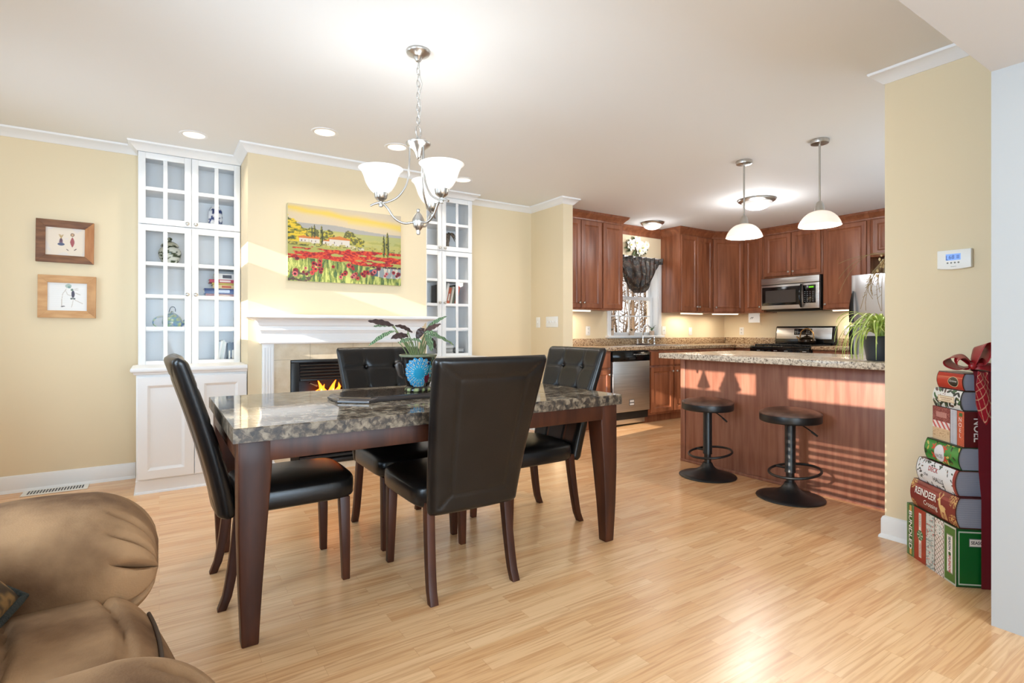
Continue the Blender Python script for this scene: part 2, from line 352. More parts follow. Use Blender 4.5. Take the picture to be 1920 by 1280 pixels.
k = MB(); sweep(k, [(2.72, 5.0), (3.55, 5.0), (3.55, 4.42), (3.68, 4.42)], base); struct('baseboard_back', k, M['white'], smooth=30)
k = MB(); sweep(k, [(3.42, 1.27), (3.42, 1.323), (3.295, 1.323), (3.295, .704)], base); struct('baseboard_right', k, M['white'], smooth=30)
k = MB(); sweep(k, [(-1.2, .46), (2.64, .46)], [(0, 0), (0, .004), (-.02, .009), (-.045, .009), (-.06, 0)]); struct('trim_3', k, mat('threshold_wood', (168, 116, 84), .35))

# kitchen window: casing, jamb, two sashes with muntins and glass
wn = bpy.data.objects.new('window_1', None); COL.objects.link(wn); wn['kind'] = 'structure'
b = MB(); cw = .062
b.box(wx0-cw, wx0, 5.112, 5.13, wz0-.02, wz1+cw); b.box(wx1, wx1+cw, 5.112, 5.13, wz0-.02, wz1+cw); b.box(wx0-cw, wx1+cw, 5.112, 5.13, wz1, wz1+cw)
b.box(wx0, wx0+.012, 5.12, 5.31, wz0, wz1); b.box(wx1-.012, wx1, 5.12, 5.31, wz0, wz1); b.box(wx0, wx1, 5.12, 5.31, wz1-.012, wz1)
b.build('window_frame', M['white'], wn, bevel=.003)
b = MB(); b.box(wx0-cw-.02, wx1+cw+.02, 5.07, 5.31, wz0-.03, wz0); b.box(wx0-cw, wx1+cw, 5.112, 5.13, wz0-.075, wz0-.03); b.build('window_sill', M['white'], wn, bevel=.004)
def sash(z0, z1, yy, rows):
    b = MB(); f = .04; X0, X1 = wx0+.0125, wx1-.0125
    b.box(X0, X0+f, yy, yy+.035, z0, z1); b.box(X1-f, X1, yy, yy+.035, z0, z1); b.box(X0+f, X1-f, yy, yy+.035, z0, z0+f); b.box(X0+f, X1-f, yy, yy+.035, z1-f, z1)
    for i in range(1, 4): xm = X0+f+(X1-X0-2*f)*i/4; b.box(xm-.008, xm+.008, yy+.008, yy+.027, z0+f, z1-f)
    for j in range(1, rows): zm = z0+f+(z1-z0-2*f)*j/rows; b.box(X0+f, X1-f, yy+.0088, yy+.0262, zm-.008, zm+.008)
    o = b.build('sash', M['white'], wn); MB().box(X0+f, X1-f, yy+.016, yy+.019, z0+f, z1-f).build('pane', M['glass'], o)
sash(wz0, 1.58, 5.22, 2); sash(1.55, wz1-.012, 5.258, 2)

# outside: leaf-strewn ground and bare trees
struct('ground_outside', MB().box(-6, 40, 5.6, 60, -1.2, -1.0), mat('leaf_litter', (150, 120, 84), .9, c2=(206, 176, 128), scale=(1.2, 1.2, 1), detail=8))
bark = mat('pale_bark', (104, 84, 64), .9, c2=(62, 50, 40), scale=(3, 3, 1), detail=6)
def branch(mb, p, d, ln, r, depth):   # a limb and its side limbs
    q = Vector(p); pts = [q.copy()]; rs = [r]
    for i in range(4):
        d = (d+Vector((random.uniform(-.22, .22), random.uniform(-.22, .22), random.uniform(-.05, .16)))).normalized(); q = q+d*(ln/4); pts.append(q.copy()); rs.append(r*(1-.2*(i+1)))
        if depth > 0:
            for _ in range(2 if depth > 1 else 1):
                dd = (d*.5+Vector((random.uniform(-1, 1), random.uniform(-1, 1), random.uniform(-.1, .8)))).normalized(); branch(mb, q, dd, ln*.5, r*.4, depth-1)
    mb.tube(pts, rs, 5, False)
for i in range(6):                                   # the nearer trunks one by one, the thicket behind as one mass
    yy = 8.2+(i % 3)*.9; kk = yy/5.2; xx = (4.72+1.3*i/6)*kk+(.35 if i == 6 else 0); b = MB()
    branch(b, (xx, yy, -1.05), Vector((random.uniform(-.05, .05), 0, 1)), random.uniform(6, 8), random.uniform(.03, .06), 0)
    for _ in range(7):
        z = random.uniform(.3, 3.4); a = random.uniform(0, 6.28); branch(b, (xx, yy, z), Vector((math.cos(a), math.sin(a), .5)), random.uniform(.3, .5), .02, 0)
    tag(b.build('bare_tree', bark), 'bare winter tree standing in the wood beyond the kitchen window', 'tree', 'bare trees beyond the window')
b = MB()
for i in range(24):
    yy = 11.5+random.random()*9; kk = yy/5.2; xx = (4.3+2.1*((i*.618) % 1))*kk; r = random.uniform(.025, .07)
    branch(b, (xx, yy, -1.05), Vector((random.uniform(-.1, .1), 0, 1)), random.uniform(6, 9), r, 2 if i % 2 else 1)
    for _ in range(14):
        z = random.uniform(-.4, 4.2); a = random.uniform(0, 6.28); branch(b, (xx, yy, z), Vector((math.cos(a), math.sin(a), .35)), random.uniform(.8, 2.4), .016, 1)
tag(b.build('tree_thicket', bark), 'thicket of bare branches filling the kitchen window view', 'woods', kind='stuff')

# ------------------------------------------------------------------ dining table, chairs, tray, potted plant
tx0, tx1, ty0, ty1, tz0, tz1 = .212, 2.06, 2.068, 3.142, .73, .782
t = thing('dining_table', 'large rectangular dining table with brown marble top and dark wood legs', 'table', (1.136, 2.605, 0))
cx, cy = 1.136, 2.605; hx, hy = (tx1-tx0)/2, (ty1-ty0)/2
b = MB(); q = [(-hx, -hy), (hx, -hy), (hx, hy), (-hx, hy)]; qi = [(x*(1-.003/hx), y*(1-.003/hy)) for x, y in q]
b.cur = 1; b.loft([[(x, y, tz0) for x, y in q], [(x, y, tz1-.003) for x, y in q], [(x, y, tz1) for x, y in qi]], False); b.add([(x, y, tz0) for x, y in q], [(3, 2, 1, 0)])
b.cur = 0; b.add([(x, y, tz1) for x, y in qi], [(0, 1, 2, 3)]); b.build('tabletop', [M['marble'], M['marble_edge']], t)
for sx in (-1, 1):
    for sy in (-1, 1):
        ox, oy = sx*(hx-.018), sy*(hy-.018); rings = []
        for z, wd, in_ in [(0, .056, .012), (.05, .060, .010), (.2, .074, .004), (.4, .092, 0), (.55, .104, 0), (.64, .11, 0), (.73, .11, 0)]:
            x0 = ox-sx*in_; y0 = oy-sy*in_
            rings.append([(x0, y0, z), (x0-sx*wd, y0, z), (x0-sx*wd, y0-sy*wd, z), (x0, y0-sy*wd, z)])
        b = MB(); b.loft(rings); b.build('leg', M['darkwood'], t, bevel=.005, smooth=50)
for sy in (-1, 1):
    b = MB(); b.box(-hx+.12, hx-.12, sy*(hy-.028)-.011, sy*(hy-.028)+.011, .655, .73); b.build('apron', M['darkwood'], t, bevel=.002)
for sx in (-1, 1):
    b = MB(); b.box(sx*(hx-.028)-.011, sx*(hx-.028)+.011, -hy+.12, hy-.12, .655, .73); b.build('apron', M['darkwood'], t, bevel=.002)

def make_chair(label, loc, rz):
    t = thing('dining_chair', label, 'chair', loc, rz, 'leather dining chairs')
    # seat with a crown, rounded edges
    def sf(p):
        x, y, z = p
        return (x, y, z*(1-.18*max(0, abs(x)**3))+ (.12*(1-x*x)*(1-y*y) if z > 0 else 0))
    b = MB(); blob(b, (0, .035, .418), (.238, .25, .062), 40, 16, .34, sf); b.build('seat', M['leather'], t, smooth=70)
    nz = 72; rings = []; NF = 44
    corner = [(math.cos(q*PI/12), math.sin(q*PI/12)) for q in range(1, 6)]
    for i in range(nz+1):
        f = i/nz; z = .362+.655*f; yc = -.222-.172*f**1.25; hw = .212+.056*f; th = .075-.022*f
        r = th*.46; top = max(0, (f-.96)/.04); bot = max(0, (.03-f)/.03); cap = math.sqrt(max(.02, 1-top**2))*math.sqrt(max(.1, 1-(bot*.8)**2)); hwc = hw-.012*(1-cap)
        out = [(hwc-r, 1, u) for u in ()]
        pts = [(-(hwc-r)+2*(hwc-r)*k/NF, th/2, 1) for k in range(NF+1)]                       # front, left to right
        pts += [(hwc-r+r*math.cos(PI/2-q*PI/12), th/2-r+r*math.sin(PI/2-q*PI/12), 0) for q in range(1, 7)]
        pts += [(hwc-r+r*math.cos(-q*PI/12), -th/2+r+r*math.sin(-q*PI/12), 0) for q in range(0, 6)]
        pts += [((hwc-r)-2*(hwc-r)*k/NF, -th/2, -1) for k in range(NF+1)]
        pts += [(-(hwc-r)+r*math.cos(-PI/2-q*PI/12), -th/2+r+r*math.sin(-PI/2-q*PI/12), 0) for q in range(1, 7)]
        pts += [(-(hwc-r)+r*math.cos(PI-q*PI/12), th/2-r+r*math.sin(PI-q*PI/12), 0) for q in range(0, 6)]
        ring = []
        for x, yy, side in pts:
            u = x/hw; yy *= cap
            if side == 1:                            # tufted front: seams pulled in at the buttons
                g = 0
                for us in (-.36, .36):
                    g += .9*math.exp(-((u-us)/.022)**2)
                    for zs in (.90, .755, .61): g += 2.0*math.exp(-((u-us)/.10)**2-((z-zs)/.028)**2)
                for zs in (.90, .755, .61): g += .9*math.exp(-((z-zs)/.007)**2)
                yy += (.004-.0062*g)*min(1, (1-abs(u))*8)
            elif side == -1:                         # stitched rectangle on the rear
                e = 9
                if .13 < f < .87: e = min(e, abs(abs(u)-.60)*hw)
                if abs(u) < .60: e = min(e, abs(f-.13)*.655, abs(f-.87)*.655)
                if abs(u) > .60 and (f < .13 or f > .87): e = min(e, abs((abs(u)-.60)/.40-(.13-f if f < .13 else f-.87)/.13)*.06)
                yy += .0045*math.exp(-(e/.0055)**2)
                yy -= .003*math.exp(-((abs(u)-.93)*hw/.006)**2)
            ring.append((x, yc+yy-.028*(1-u*u)*(.4+.6*f)-.014, z))
        rings.append(ring)
    b = MB(); b.loft(rings); bk = b.build('backrest', M['leather'], t, smooth=60)
    for us in (-.36, .36):
        for zs in (.90, .755, .61):
            f = (zs-.362)/.655; yc = -.222-.172*f**1.25; hw = .212+.056*f; th = .075-.022*f; u = us
            y = yc+th/2-.028*(1-u*u)*(.4+.6*f)-.014-.004
            b = MB(); blob(b, (us*hw, y, zs), (.0105, .008, .0105), 12, 8); b.build('button', M['leather'], bk, smooth=60)
    for sx in (-1, 1):
        rings = []
        for z, wd, y, x in [(0, .032, .235, .198), (.2, .040, .232, .194), (.375, .046, .228, .19)]:
            rings.append([(sx*x-wd/2, y-wd/2, z), (sx*x+wd/2, y-wd/2, z), (sx*x+wd/2, y+wd/2, z), (sx*x-wd/2, y+wd/2, z)])
        b = MB(); b.loft(rings); b.build('leg', M['darkwood'], t, bevel=.004)
        rings = []
        for k in range(9):
            f = k/8; z = .40*f; y = -.262+.07*(f**.6); wd = .032+.012*f; x = .20-.012*f
            rings.append([(sx*x-.019, y-wd/2, z), (sx*x+.019, y-wd/2, z), (sx*x+.019, y+wd/2, z), (sx*x-.019, y+wd/2, z)])
        b = MB(); b.loft(rings); b.build('leg', M['darkwood'], t, bevel=.003, smooth=45)
    return t
ch = make_chair('dark leather dining chair on the near side, its plain back to the camera', (1.135, 2.27, 0), 0)
def chair_at(loc, rz, label):
    return clone(ch, loc, rz, label)
chair_at((1.16, 2.884, 0), PI, 'dark leather dining chair on the fireplace side of the table, behind the potted plant')
chair_at((.47, 2.64, 0), -PI/2, 'dark leather dining chair at the table end nearest the armchair, seen from its side')
chair_at((1.815, 2.63, 0), PI/2, 'dark leather dining chair at the table end nearest the kitchen island')

t = thing('serving_tray', 'long dark speckled stone tray with clipped corners on the marble tabletop', 'tray', (1.11, 2.63, tz1))
half = [(-.41, -.10), (-.41, .10), (-.30, .196), (-.25, .15)]
oct_ = [(-.415, -.09), (-.30, -.197), (-.25, -.16), (.25, -.16), (.30, -.197), (.415, -.09), (.415, .09), (.30, .197), (.25, .16), (-.25, .16), (-.30, .197), (-.415, .09)]
def sc_(p, d): return [(x*(1-d/.41), y*(1-d/.19)) for x, y in p]
b = MB(); b.loft([[(x, y, z) for x, y in sc_(oct_, d)] for d, z in [(.006, 0), (0, .004), (0, .012), (.008, .016), (.012, .022), (.024, .026), (.03, .024)]]); b.build('tray_rim', mat('pewter_edge', (70, 64, 62), .25, .3), t, smooth=35)
b = MB(); b.prism(sc_(oct_, .026), .02, .0265); b.build('tray_top', M['tray'], t)

# plant pot with a painted peacock
pz = .8085; t = thing('potted_plant', 'striped-leaf plant in a black pot painted with a blue peacock, on the stone tray', 'plant', (1.125, 2.6, pz))
pa = math.atan2(-2.6, -1.125)+.10
def potr(z):
    P = [(0, .066), (.006, .069), (.016, .068), (.022, .056), (.03, .058), (.05, .067), (.09, .077), (.13, .083), (.165, .089), (.18, .094), (.186, .095)]
    for (a, ra), (c, rc) in zip(P, P[1:]):
        if z <= c: return ra+(rc-ra)*(z-a)/(c-a)
    return P[-1][1]
def potcol(U, V):
    th = U*2*PI-PI; z = .026+V*.16; x = th*.08; a = np.zeros((len(U), 3)); a[:] = L3((18, 15, 15))
    x = x-.008; yy = z-.095; r = np.hypot(x*1.0+.01, yy); ang = np.arctan2(yy, x+.01)
    fan = (r < .079+.004*np.sin(ang*18)) & ~((x > .025) & (yy < -.02))
    paint(a, fan.astype(float), (22, 120, 165)); paint(a, (fan & (r < .045)).astype(float), (30, 140, 178))
    for ring, n, rr in [(.070, 20, .0062), (.052, 15, .0052), (.036, 10, .004)]:
        k = np.round(ang/(2*PI)*n)*2*PI/n; dxr = x+.01-ring*np.cos(k); dyr = yy-ring*np.sin(k); rad = dxr*np.cos(k)+dyr*np.sin(k); tan = -dxr*np.sin(k)+dyr*np.cos(k); d = np.hypot(rad*.8, tan*1.35)
        paint(a, ((d < rr) & fan).astype(float), (196, 216, 214)); paint(a, ((d < rr*.74) & fan).astype(float), (40, 132, 160)); paint(a, ((d < rr*.5) & fan).astype(float), (196, 160, 92)); paint(a, ((d < rr*.26) & fan).astype(float), (110, 20, 40))
        k2 = (np.floor(ang/(2*PI)*n)+.5)*2*PI/n; d2 = np.abs(ang-k2)*r
        paint(a, ((d2 < .0007) & fan & (np.abs(r-ring) < .009)).astype(float), (170, 214, 226))
    body = ((x-.036)/.016)**2+((yy+.025)/.026)**2 < 1; paint(a, body.astype(float), (96, 16, 44))
    neck = (np.abs(x-.034-.012*np.sin((yy)*40)) < .0065) & (yy > -.01) & (yy < .048); paint(a, neck.astype(float), (20, 110, 130))
    hd = np.hypot(x-.039, yy-.05) < .008; paint(a, hd.astype(float), (12, 20, 60))
    leg = ((np.abs(x-.024-.1*(yy+.06)) < .0012) | (np.abs(x-.034) < .0012)) & (yy < -.048) & (yy > -.066); paint(a, leg.astype(float), (200, 190, 160))
    g2 = (x > .05) & (np.sin((x*1.4+yy)*330) > .55) & (yy > -.05); paint(a, g2.astype(float), (110, 140, 110))
    return a
b = MB(); b.grid(420, 130, lambda u, v: (potr(.026+v*.16)*math.cos(pa+(u-.5)*2*PI), potr(.026+v*.16)*math.sin(pa+(u-.5)*2*PI), .026+v*.16), potcol); po = b.build('pot', VCG, t, smooth=60)
b = MB(); b.lathe([(.02, 0), (.066, 0), (.0695, .006), (.069, .015), (.06, .022), (.057, .027), (.02, .027)], 40)
def fcol(n): return [tuple(L3((150, 160, 110)) if (math.sin(math.atan2(y, x)*11) > .2 and .004 < z < .02) else L3((22, 18, 16))) for x, y, z in b.v]
b.c = fcol(0); b.build('pot_foot', VCG, t, smooth=50)
b = MB(); b.lathe([(.094, .178), (.098, .183), (.098, .188), (.091, .19), (.088, .186), (.086, .17), (.086, .168)], 48, cap=False); b.build('rim', mat('pale_green_glaze', (120, 124, 100), .2), po, smooth=50)
b = MB(); b.lathe([(0, .165), (.088, .165), (.086, .169), (.03, .172), (0, .173)], 32); b.build('soil', M['soil'], t, smooth=50)
for sgn in (-1, 1):
    an = pa-sgn*PI/2*.93; d = Vector((math.cos(an), math.sin(an), 0)); b = MB()
    b.tube([d*.086+Vector((0, 0, .142)), d*.103+Vector((0, 0, .15)), d*.108+Vector((0, 0, .135)), d*.102+Vector((0, 0, .11)), d*.098+Vector((0, 0, .085)), d*.080+Vector((0, 0, .07))], [.007, .011, .013, .010, .007, .005], 10)
    blob(b, tuple(d*.108+Vector((0, 0, .152))), (.012, .012, .009), 12, 8); b.build('handle', mat('bronze_glaze', (74, 64, 58), .25), t, smooth=60)
def leafmats():
    m = mat('calathea_leaf', (98, 130, 84), .4); nt = m.node_tree; b_ = nt.nodes['Principled BSDF']; L = nt.links.new
    tc = nt.nodes.new('ShaderNodeTexCoord'); wv = nt.nodes.new('ShaderNodeTexWave'); wv.inputs['Scale'].default_value = 34; wv.inputs['Distortion'].default_value = 7; wv.bands_direction = 'X'
    L(tc.outputs['Object'], wv.inputs['Vector']); r = nt.nodes.new('ShaderNodeValToRGB'); e = r.color_ramp.elements; e[0].position = .35; e[0].color = (*lin((52, 78, 52)), 1); e[1].position = .7; e[1].color = (*lin((128, 152, 112)), 1)
    L(wv.outputs['Fac'], r.inputs[0])
    g = nt.nodes.new('ShaderNodeNewGeometry'); mx = nt.nodes.new('ShaderNodeMixRGB'); mx.inputs[2].default_value = (*lin((70, 44, 42)), 1); L(g.outputs['Backfacing'], mx.inputs[0]); L(r.outputs[0], mx.inputs[1]); L(mx.outputs[0], b_.inputs['Base Color'])
    return m
LM = leafmats(); DM = mat('purple_leaf_underside', (52, 32, 30), .45); SM = mat('leaf_stem', (120, 132, 84), .5)
LV = [  # stem points then blade points (x, y offset, z) about the pot; green or dark
 ('d', [(-.05, 0, .19), (-.10, .02, .30), (-.126, .02, .338)], [(-.126, .02, .338), (-.19, .03, .358), (-.25, .05, .36)], .024),
 ('g', [(-.05, .01, .19), (-.09, .03, .31), (-.126, .04, .335)], [(-.126, .04, .335), (-.18, .05, .342), (-.222, .05, .332)], .016),
 ('g', [(-.06, -.02, .19), (-.12, -.03, .30), (-.138, -.03, .312)], [(-.138, -.03, .312), (-.205, -.04, .295), (-.28, -.05, .236)], .017),
 ('d', [(-.055, -.03, .19), (-.075, -.04, .27), (-.08, -.05, .30)], [(-.075, -.05, .285), (-.12, -.05, .295), (-.17, -.06, .272)], .024),
 ('g', [(-.05, -.04, .19), (-.06, -.05, .26), (-.07, -.06, .272)], [(-.06, -.06, .27), (-.10, -.08, .27), (-.14, -.09, .25)], .018),
 ('g', [(-.025, -.03, .19), (-.03, -.04, .25), (-.04, -.05, .268)], [(-.075, -.05, .262), (-.03, -.07, .275), (-.012, -.08, .248)], .018),
 ('d', [(-.015, .02, .19), (-.03, .03, .28), (-.05, .03, .32)], [(-.02, .03, .302), (-.06, .03, .335), (-.12, .02, .337)], .019),
 ('d', [(-.008, 0, .19), (-.002, 0, .27), (0, 0, .285)], [(-.01, -.01, .268), (.005, -.01, .315), (.032, -.01, .322)], .026),
 ('g', [(.01, .02, .19), (.03, .03, .28), (.06, .03, .30)], [(.04, .02, .295), (.09, .03, .335), (.15, .04, .348)], .022),
 ('g', [(.02, .04, .19), (.06, .06, .30), (.10, .07, .335)], [(.08, .07, .325), (.145, .08, .372), (.21, .09, .392)], .016),
 ('g', [(.015, -.02, .19), (.02, -.03, .27), (.04, -.04, .292)], [(.03, -.04, .292), (.09, -.06, .292), (.168, -.08, .235)], .022),
 ('g', [(.02, -.03, .19), (.02, -.05, .27), (.015, -.06, .29)], [(.012, -.06, .295), (.03, -.08, .27), (.036, -.09, .205)], .030),
 ('d', [(.03, 0, .19), (.05, 0, .26), (.06, 0, .274)], [(.06, 0, .27), (.09, 0, .265), (.097, 0, .214)], .02),
 ('g', [(.02, .01, .19), (.02, 0, .27), (.03, -.01, .285)], [(.02, -.01, .30), (.06, -.03, .31), (.10, -.05, .285)], .024)]
fo, df, st = MB(), MB(), MB()
for k, (kd, s_, bl, wd) in enumerate(LV):
    s_ = [(x*.55 if i == 0 else x, y*.6 if i == 0 else y, z-.02 if i == 0 else z) for i, (x, y, z) in enumerate(s_)]
    st.tube(bez(s_, 8), .0028, 6); leaf(fo if kd == 'g' else df, bez(bl, 22), wd*.72, (0, -.55, .8) if kd == 'g' else (0, -.8, .6), .12, .16, 6, ph=k)
for _ in range(9):
    a = random.uniform(0, 6.28); r = random.uniform(.01, .05); st.tube(bez([(r*math.cos(a), r*math.sin(a), .165), (r*1.3*math.cos(a), r*1.3*math.sin(a), .22), (r*1.9*math.cos(a)-.01, r*1.8*math.sin(a), .255)], 6), .0024, 6)
fo.build('foliage', LM, t, smooth=80); df.build('dark_foliage', DM, t, smooth=80); st.build('stem', SM, t, smooth=80)

# ------------------------------------------------------------------ armchair and pillow
t = thing('armchair', 'wide brown suede armchair with fat padded arms beside the table', 'armchair', (0, 0, 0))
def arm(yc, front, top=.667):
    rings = []; N = 110
    for i in range(71):
        f = (i/70)**.6; x = -.95+(front+.95)*f; e = max(0, (x-(front-.15))/.15); k = (1-e**2.3)**.5 if e < 1 else 0; k = max(k, .02); ring = []
        for j in range(N):
            a = 2*PI*j/N; cs, sn = math.cos(a), math.sin(a)
            yy = .205*math.copysign(abs(cs)**.62, cs)*(.55+.45*k); zz = .145*math.copysign(abs(sn)**.62, sn)*k
            dc = ((a*11/(2*PI)+.3) % 1)-.5; cr = max(0, e-.2)**1.4*.075*math.exp(-(dc/.11)**2)*(1 if e < .93 else max(0, (1-e)/.07)) if e > .2 else 0
            xx = x-cr*1.6+.006*math.sin(9*x+5*a)*(1-e)*0
            ring.append((xx, yc+yy*(1-cr*2.4)+.004*math.sin(x*11+yc*9), top-.145-.03*e+zz*(1-cr*3)+.004*math.sin(x*17)))
        rings.append(ring)
    b = MB(); b.loft(rings); a_ = b.build('armrest', M['suede'], t, smooth=70)
    b = MB(); b.box(-.95, front-.07, yc-.16, yc+.16, .06, .46); b.build('arm_panel', M['suede'], a_, bevel=.04, seg=4)
arm(1.83, -.002); arm(.78, .10, .682)
def seatf(u, v):
    x = -.62+.66*u; y = .95+.68*v; d = max(0, (u-.78)/.22); z = .475+.02*math.sin(PI*v)-.17*d**2.4
    for us in (.52, .80): z -= .018*math.exp(-((u-us-.05*math.sin(PI*v))/.012)**2)
    x = -.62+.66*u+.012*d
    return (x-.03*(2*v-1)**2*u, y, z)
b = MB(); b.grid(70, 30, seatf); o_ = b.build('seat_cushion', M['suede'], t, smooth=80)
b = MB(); b.box(-.62, .015, .95, 1.63, .2, .33); b.build('cushion_front', M['suede'], o_, bevel=.03, seg=4)
b = MB(); pts = [seatf(.93, v/20) for v in range(21)]; b.tube([(p[0]+.004, p[1], p[2]+.002) for p in pts], .0045, 8); b.build('piping', mat('dark_suede_piping', (70, 52, 36), .8), o_, smooth=60)
b = MB(); b.box(-.98, -.02, .62, 1.96, .05, .22); b.build('base', M['suede'], t, bevel=.02)
b = MB(); blob(b, (-.93, 1.29, .68), (.2, .40, .40), 30, 18, .5); b.build('backrest', M['suede'], t, smooth=70)

def pilcol(U, V):
    a = np.zeros((len(U), 3)); a[:] = L3((132, 100, 58)); n = fbm(U*5+3, V*5+1); n2 = fbm(U*9+11, V*9+5)
    paint(a, (n > .52).astype(float), (92, 66, 36)); paint(a, (n2 > .56).astype(float), (44, 32, 20)); paint(a, ((n2 < .36)).astype(float), (160, 128, 80)); return a
t = thing('throw_pillow', 'brown patterned throw pillow with dark rope trim on the armchair seat', 'pillow', (-.445, 1.335, .655)); t.rotation_euler = (math.radians(10), math.radians(38), math.radians(-6))
b = MB(); hp = .205
def pf(sg):
    def f(u, v):
        x, y = 2*u-1, 2*v-1; k = ((1-x**4)*(1-y**4)); kk = 1-.06*(1-abs(x*y)) * (abs(x)**6+abs(y)**6)
        return (x*hp*kk, y*hp*kk, sg*.068*k**.6)
    return f
b.grid(40, 40, pf(1), pilcol); b.grid(40, 40, pf(-1), pilcol); b.build('cushion', VC, t, smooth=80)
ed = [pf(1)(x, y)[:2] for x, y in [(i/20, 0) for i in range(20)]+[(1, i/20) for i in range(20)]+[(1-i/20, 1) for i in range(20)]+[(0, 1-i/20) for i in range(20)]]
b = MB(); b.tube([(x*1.01, y*1.01, 0) for x, y in ed], .009, 8, loop=True); b.build('rope_trim', mat('dark_green_rope', (34, 38, 32), .8, bump=(300, .8)), t, smooth=60)

# ------------------------------------------------------------------ floor register and framed drawings
t = thing('floor_vent', 'white metal floor register set along the left baseboard', 'vent', (-.605, 4.905, 0))
b = MB(); b.box(-.18, .18, -.07, .07, 0, .006); b.build('vent_frame', M['plate'], t, bevel=.002)
b = MB()
for i in range(19): b.box(-.15+i*.0163, -.141+i*.0163, -.045, .045, .005, .0068)
b.build('vent_slots', M['black'], t)

def picture(label, x0, x1, z0, z1, wood, drawing, paper, rot=0):
    t = thing('picture_frame', label, 'picture', ((x0+x1)/2, 4.985, (z0+z1)/2)); hw, hh, fw_ = (x1-x0)/2, (z1-z0)/2, .052; t.rotation_euler = (0, rot, 0)
    q = [(-hw, -hh), (hw, -hh), (hw, hh), (-hw, hh)]; qi = [(-hw+fw_, -hh+fw_), (hw-fw_, -hh+fw_), (hw-fw_, hh-fw_), (-hw+fw_, hh-fw_)]
    for i in range(4):
        j = (i+1) % 4; b = MB(); p = [q[i], q[j], qi[j], qi[i]]
        b.loft([[(x, .014, z) for x, z in p], [(x, -.012, z) for x, z in p]]); b.build('frame_side', wood[i], t, bevel=.0015)
    b = MB(); X, Z = hw-fw_+.003, hh-fw_+.003; b.grid(110, 74, lambda u, v: (X*(2*u-1), -.001, Z*(2*v-1)), lambda U, V: drawing(U, V)); b.build('drawing', VC, t)
def ell(U, V, cx, cy, rx, ry): return (((U-cx)/rx)**2+((V-cy)/ry)**2 < 1).astype(float)
def stroke(U, V, pts, w, asp=1.5):
    d = np.full(len(U), 9.)
    for (a, c), (e, f) in zip(pts, pts[1:]):
        px, py = (U-a)*asp, V-c; qx, qy = (e-a)*asp, f-c; tt = np.clip((px*qx+py*qy)/(qx*qx+qy*qy+1e-9), 0, 1); d = np.minimum(d, np.hypot(px-qx*tt, py-qy*tt))
    return (d < w).astype(float)
def draw1(U, V):
    a = np.zeros((len(U), 3)); a[:] = L3((226, 210, 190)); paint(a, (fbm(U*4, V*3) > .58)*.5, (214, 206, 204))
    paint(a, ell(U, V, .39, .50, .045, .12), (120, 88, 108)); paint(a, ell(U, V, .39, .41, .09, .05), (74, 82, 112)); paint(a, ell(U, V, .39, .55, .025, .07), (92, 60, 70))
    for dx in (-.05, -.02, .02, .05): paint(a, stroke(U, V, [(.39, .62), (.39+dx, .74)], .012), (176, 142, 78))
    paint(a, ((np.abs(U-.67) < .055*(1-(np.abs(V-.50)/.19)**1.5).clip(0)) & (np.abs(V-.5) < .19)).astype(float), (158, 74, 76)); paint(a, ell(U, V, .67, .76, .05, .06), (120, 86, 60)); paint(a, ell(U, V, .67, .76, .03, .035), (206, 170, 130))
    paint(a, stroke(U, V, [(.53, .24), (.57, .2)], .012), (80, 60, 50)); paint(a, stroke(U, V, [(.72, .22), (.77, .27)], .014), (90, 66, 60)); return a
def draw2(U, V):
    a = np.zeros((len(U), 3)); a[:] = L3((232, 230, 226)); paint(a, (np.sin(V*90) > .8)*.12, (190, 190, 190))
    paint(a, ell(U, V, .52, .88, .08, .07), (168, 184, 172)); paint(a, ell(U, V, .54, .84, .04, .04), (120, 150, 140))
    paint(a, ell(U, V, .635, .60, .042, .13), (62, 58, 74)); paint(a, ell(U, V, .61, .75, .035, .045), (110, 130, 112)); paint(a, ell(U, V, .60, .44, .03, .03), (88, 100, 96)); paint(a, ell(U, V, .665, .44, .03, .03), (88, 100, 96))
    for p in [[(.47, .78), (.38, .6), (.36, .4), (.36, .17)], [(.45, .72), (.50, .58), (.58, .54)], [(.68, .40), (.8, .32), (.88, .27)], [(.64, .38), (.62, .24), (.60, .14)], [(.66, .78), (.76, .8)], [(.66, .74), (.76, .74)], [(.7, .64), (.82, .58)]]: paint(a, stroke(U, V, p, .009), (186, 172, 158))
    paint(a, stroke(U, V, [(.35, .16), (.43, .165)], .014), (70, 66, 66)); return a
dw = mat('weathered_dark_wood', (98, 62, 40), .6, c2=(136, 92, 60), scale=(6, 6, 40), detail=6); ow = mat('orange_barn_wood', (168, 108, 62), .6, c2=(186, 128, 80), scale=(30, 6, 6), detail=6)
pw = mat('light_pine_frame', (190, 140, 90), .6, c2=(212, 166, 116), scale=(6, 6, 30), detail=6); kp = mat('knotty_pine', (184, 134, 86), .6, c2=(204, 156, 106), scale=(10, 6, 10), detail=6)
picture('upper framed drawing, dark rustic wood frame with two figures on tan paper', -.724, -.401, 1.608, 1.910, [dw, ow, dw, dw], draw1, 0, math.radians(.6))
picture('lower framed drawing, pale pine frame with a figure on white paper', -.714, -.389, 1.213, 1.516, [pw, kp, pw, pw], draw2, 0, math.radians(.4))

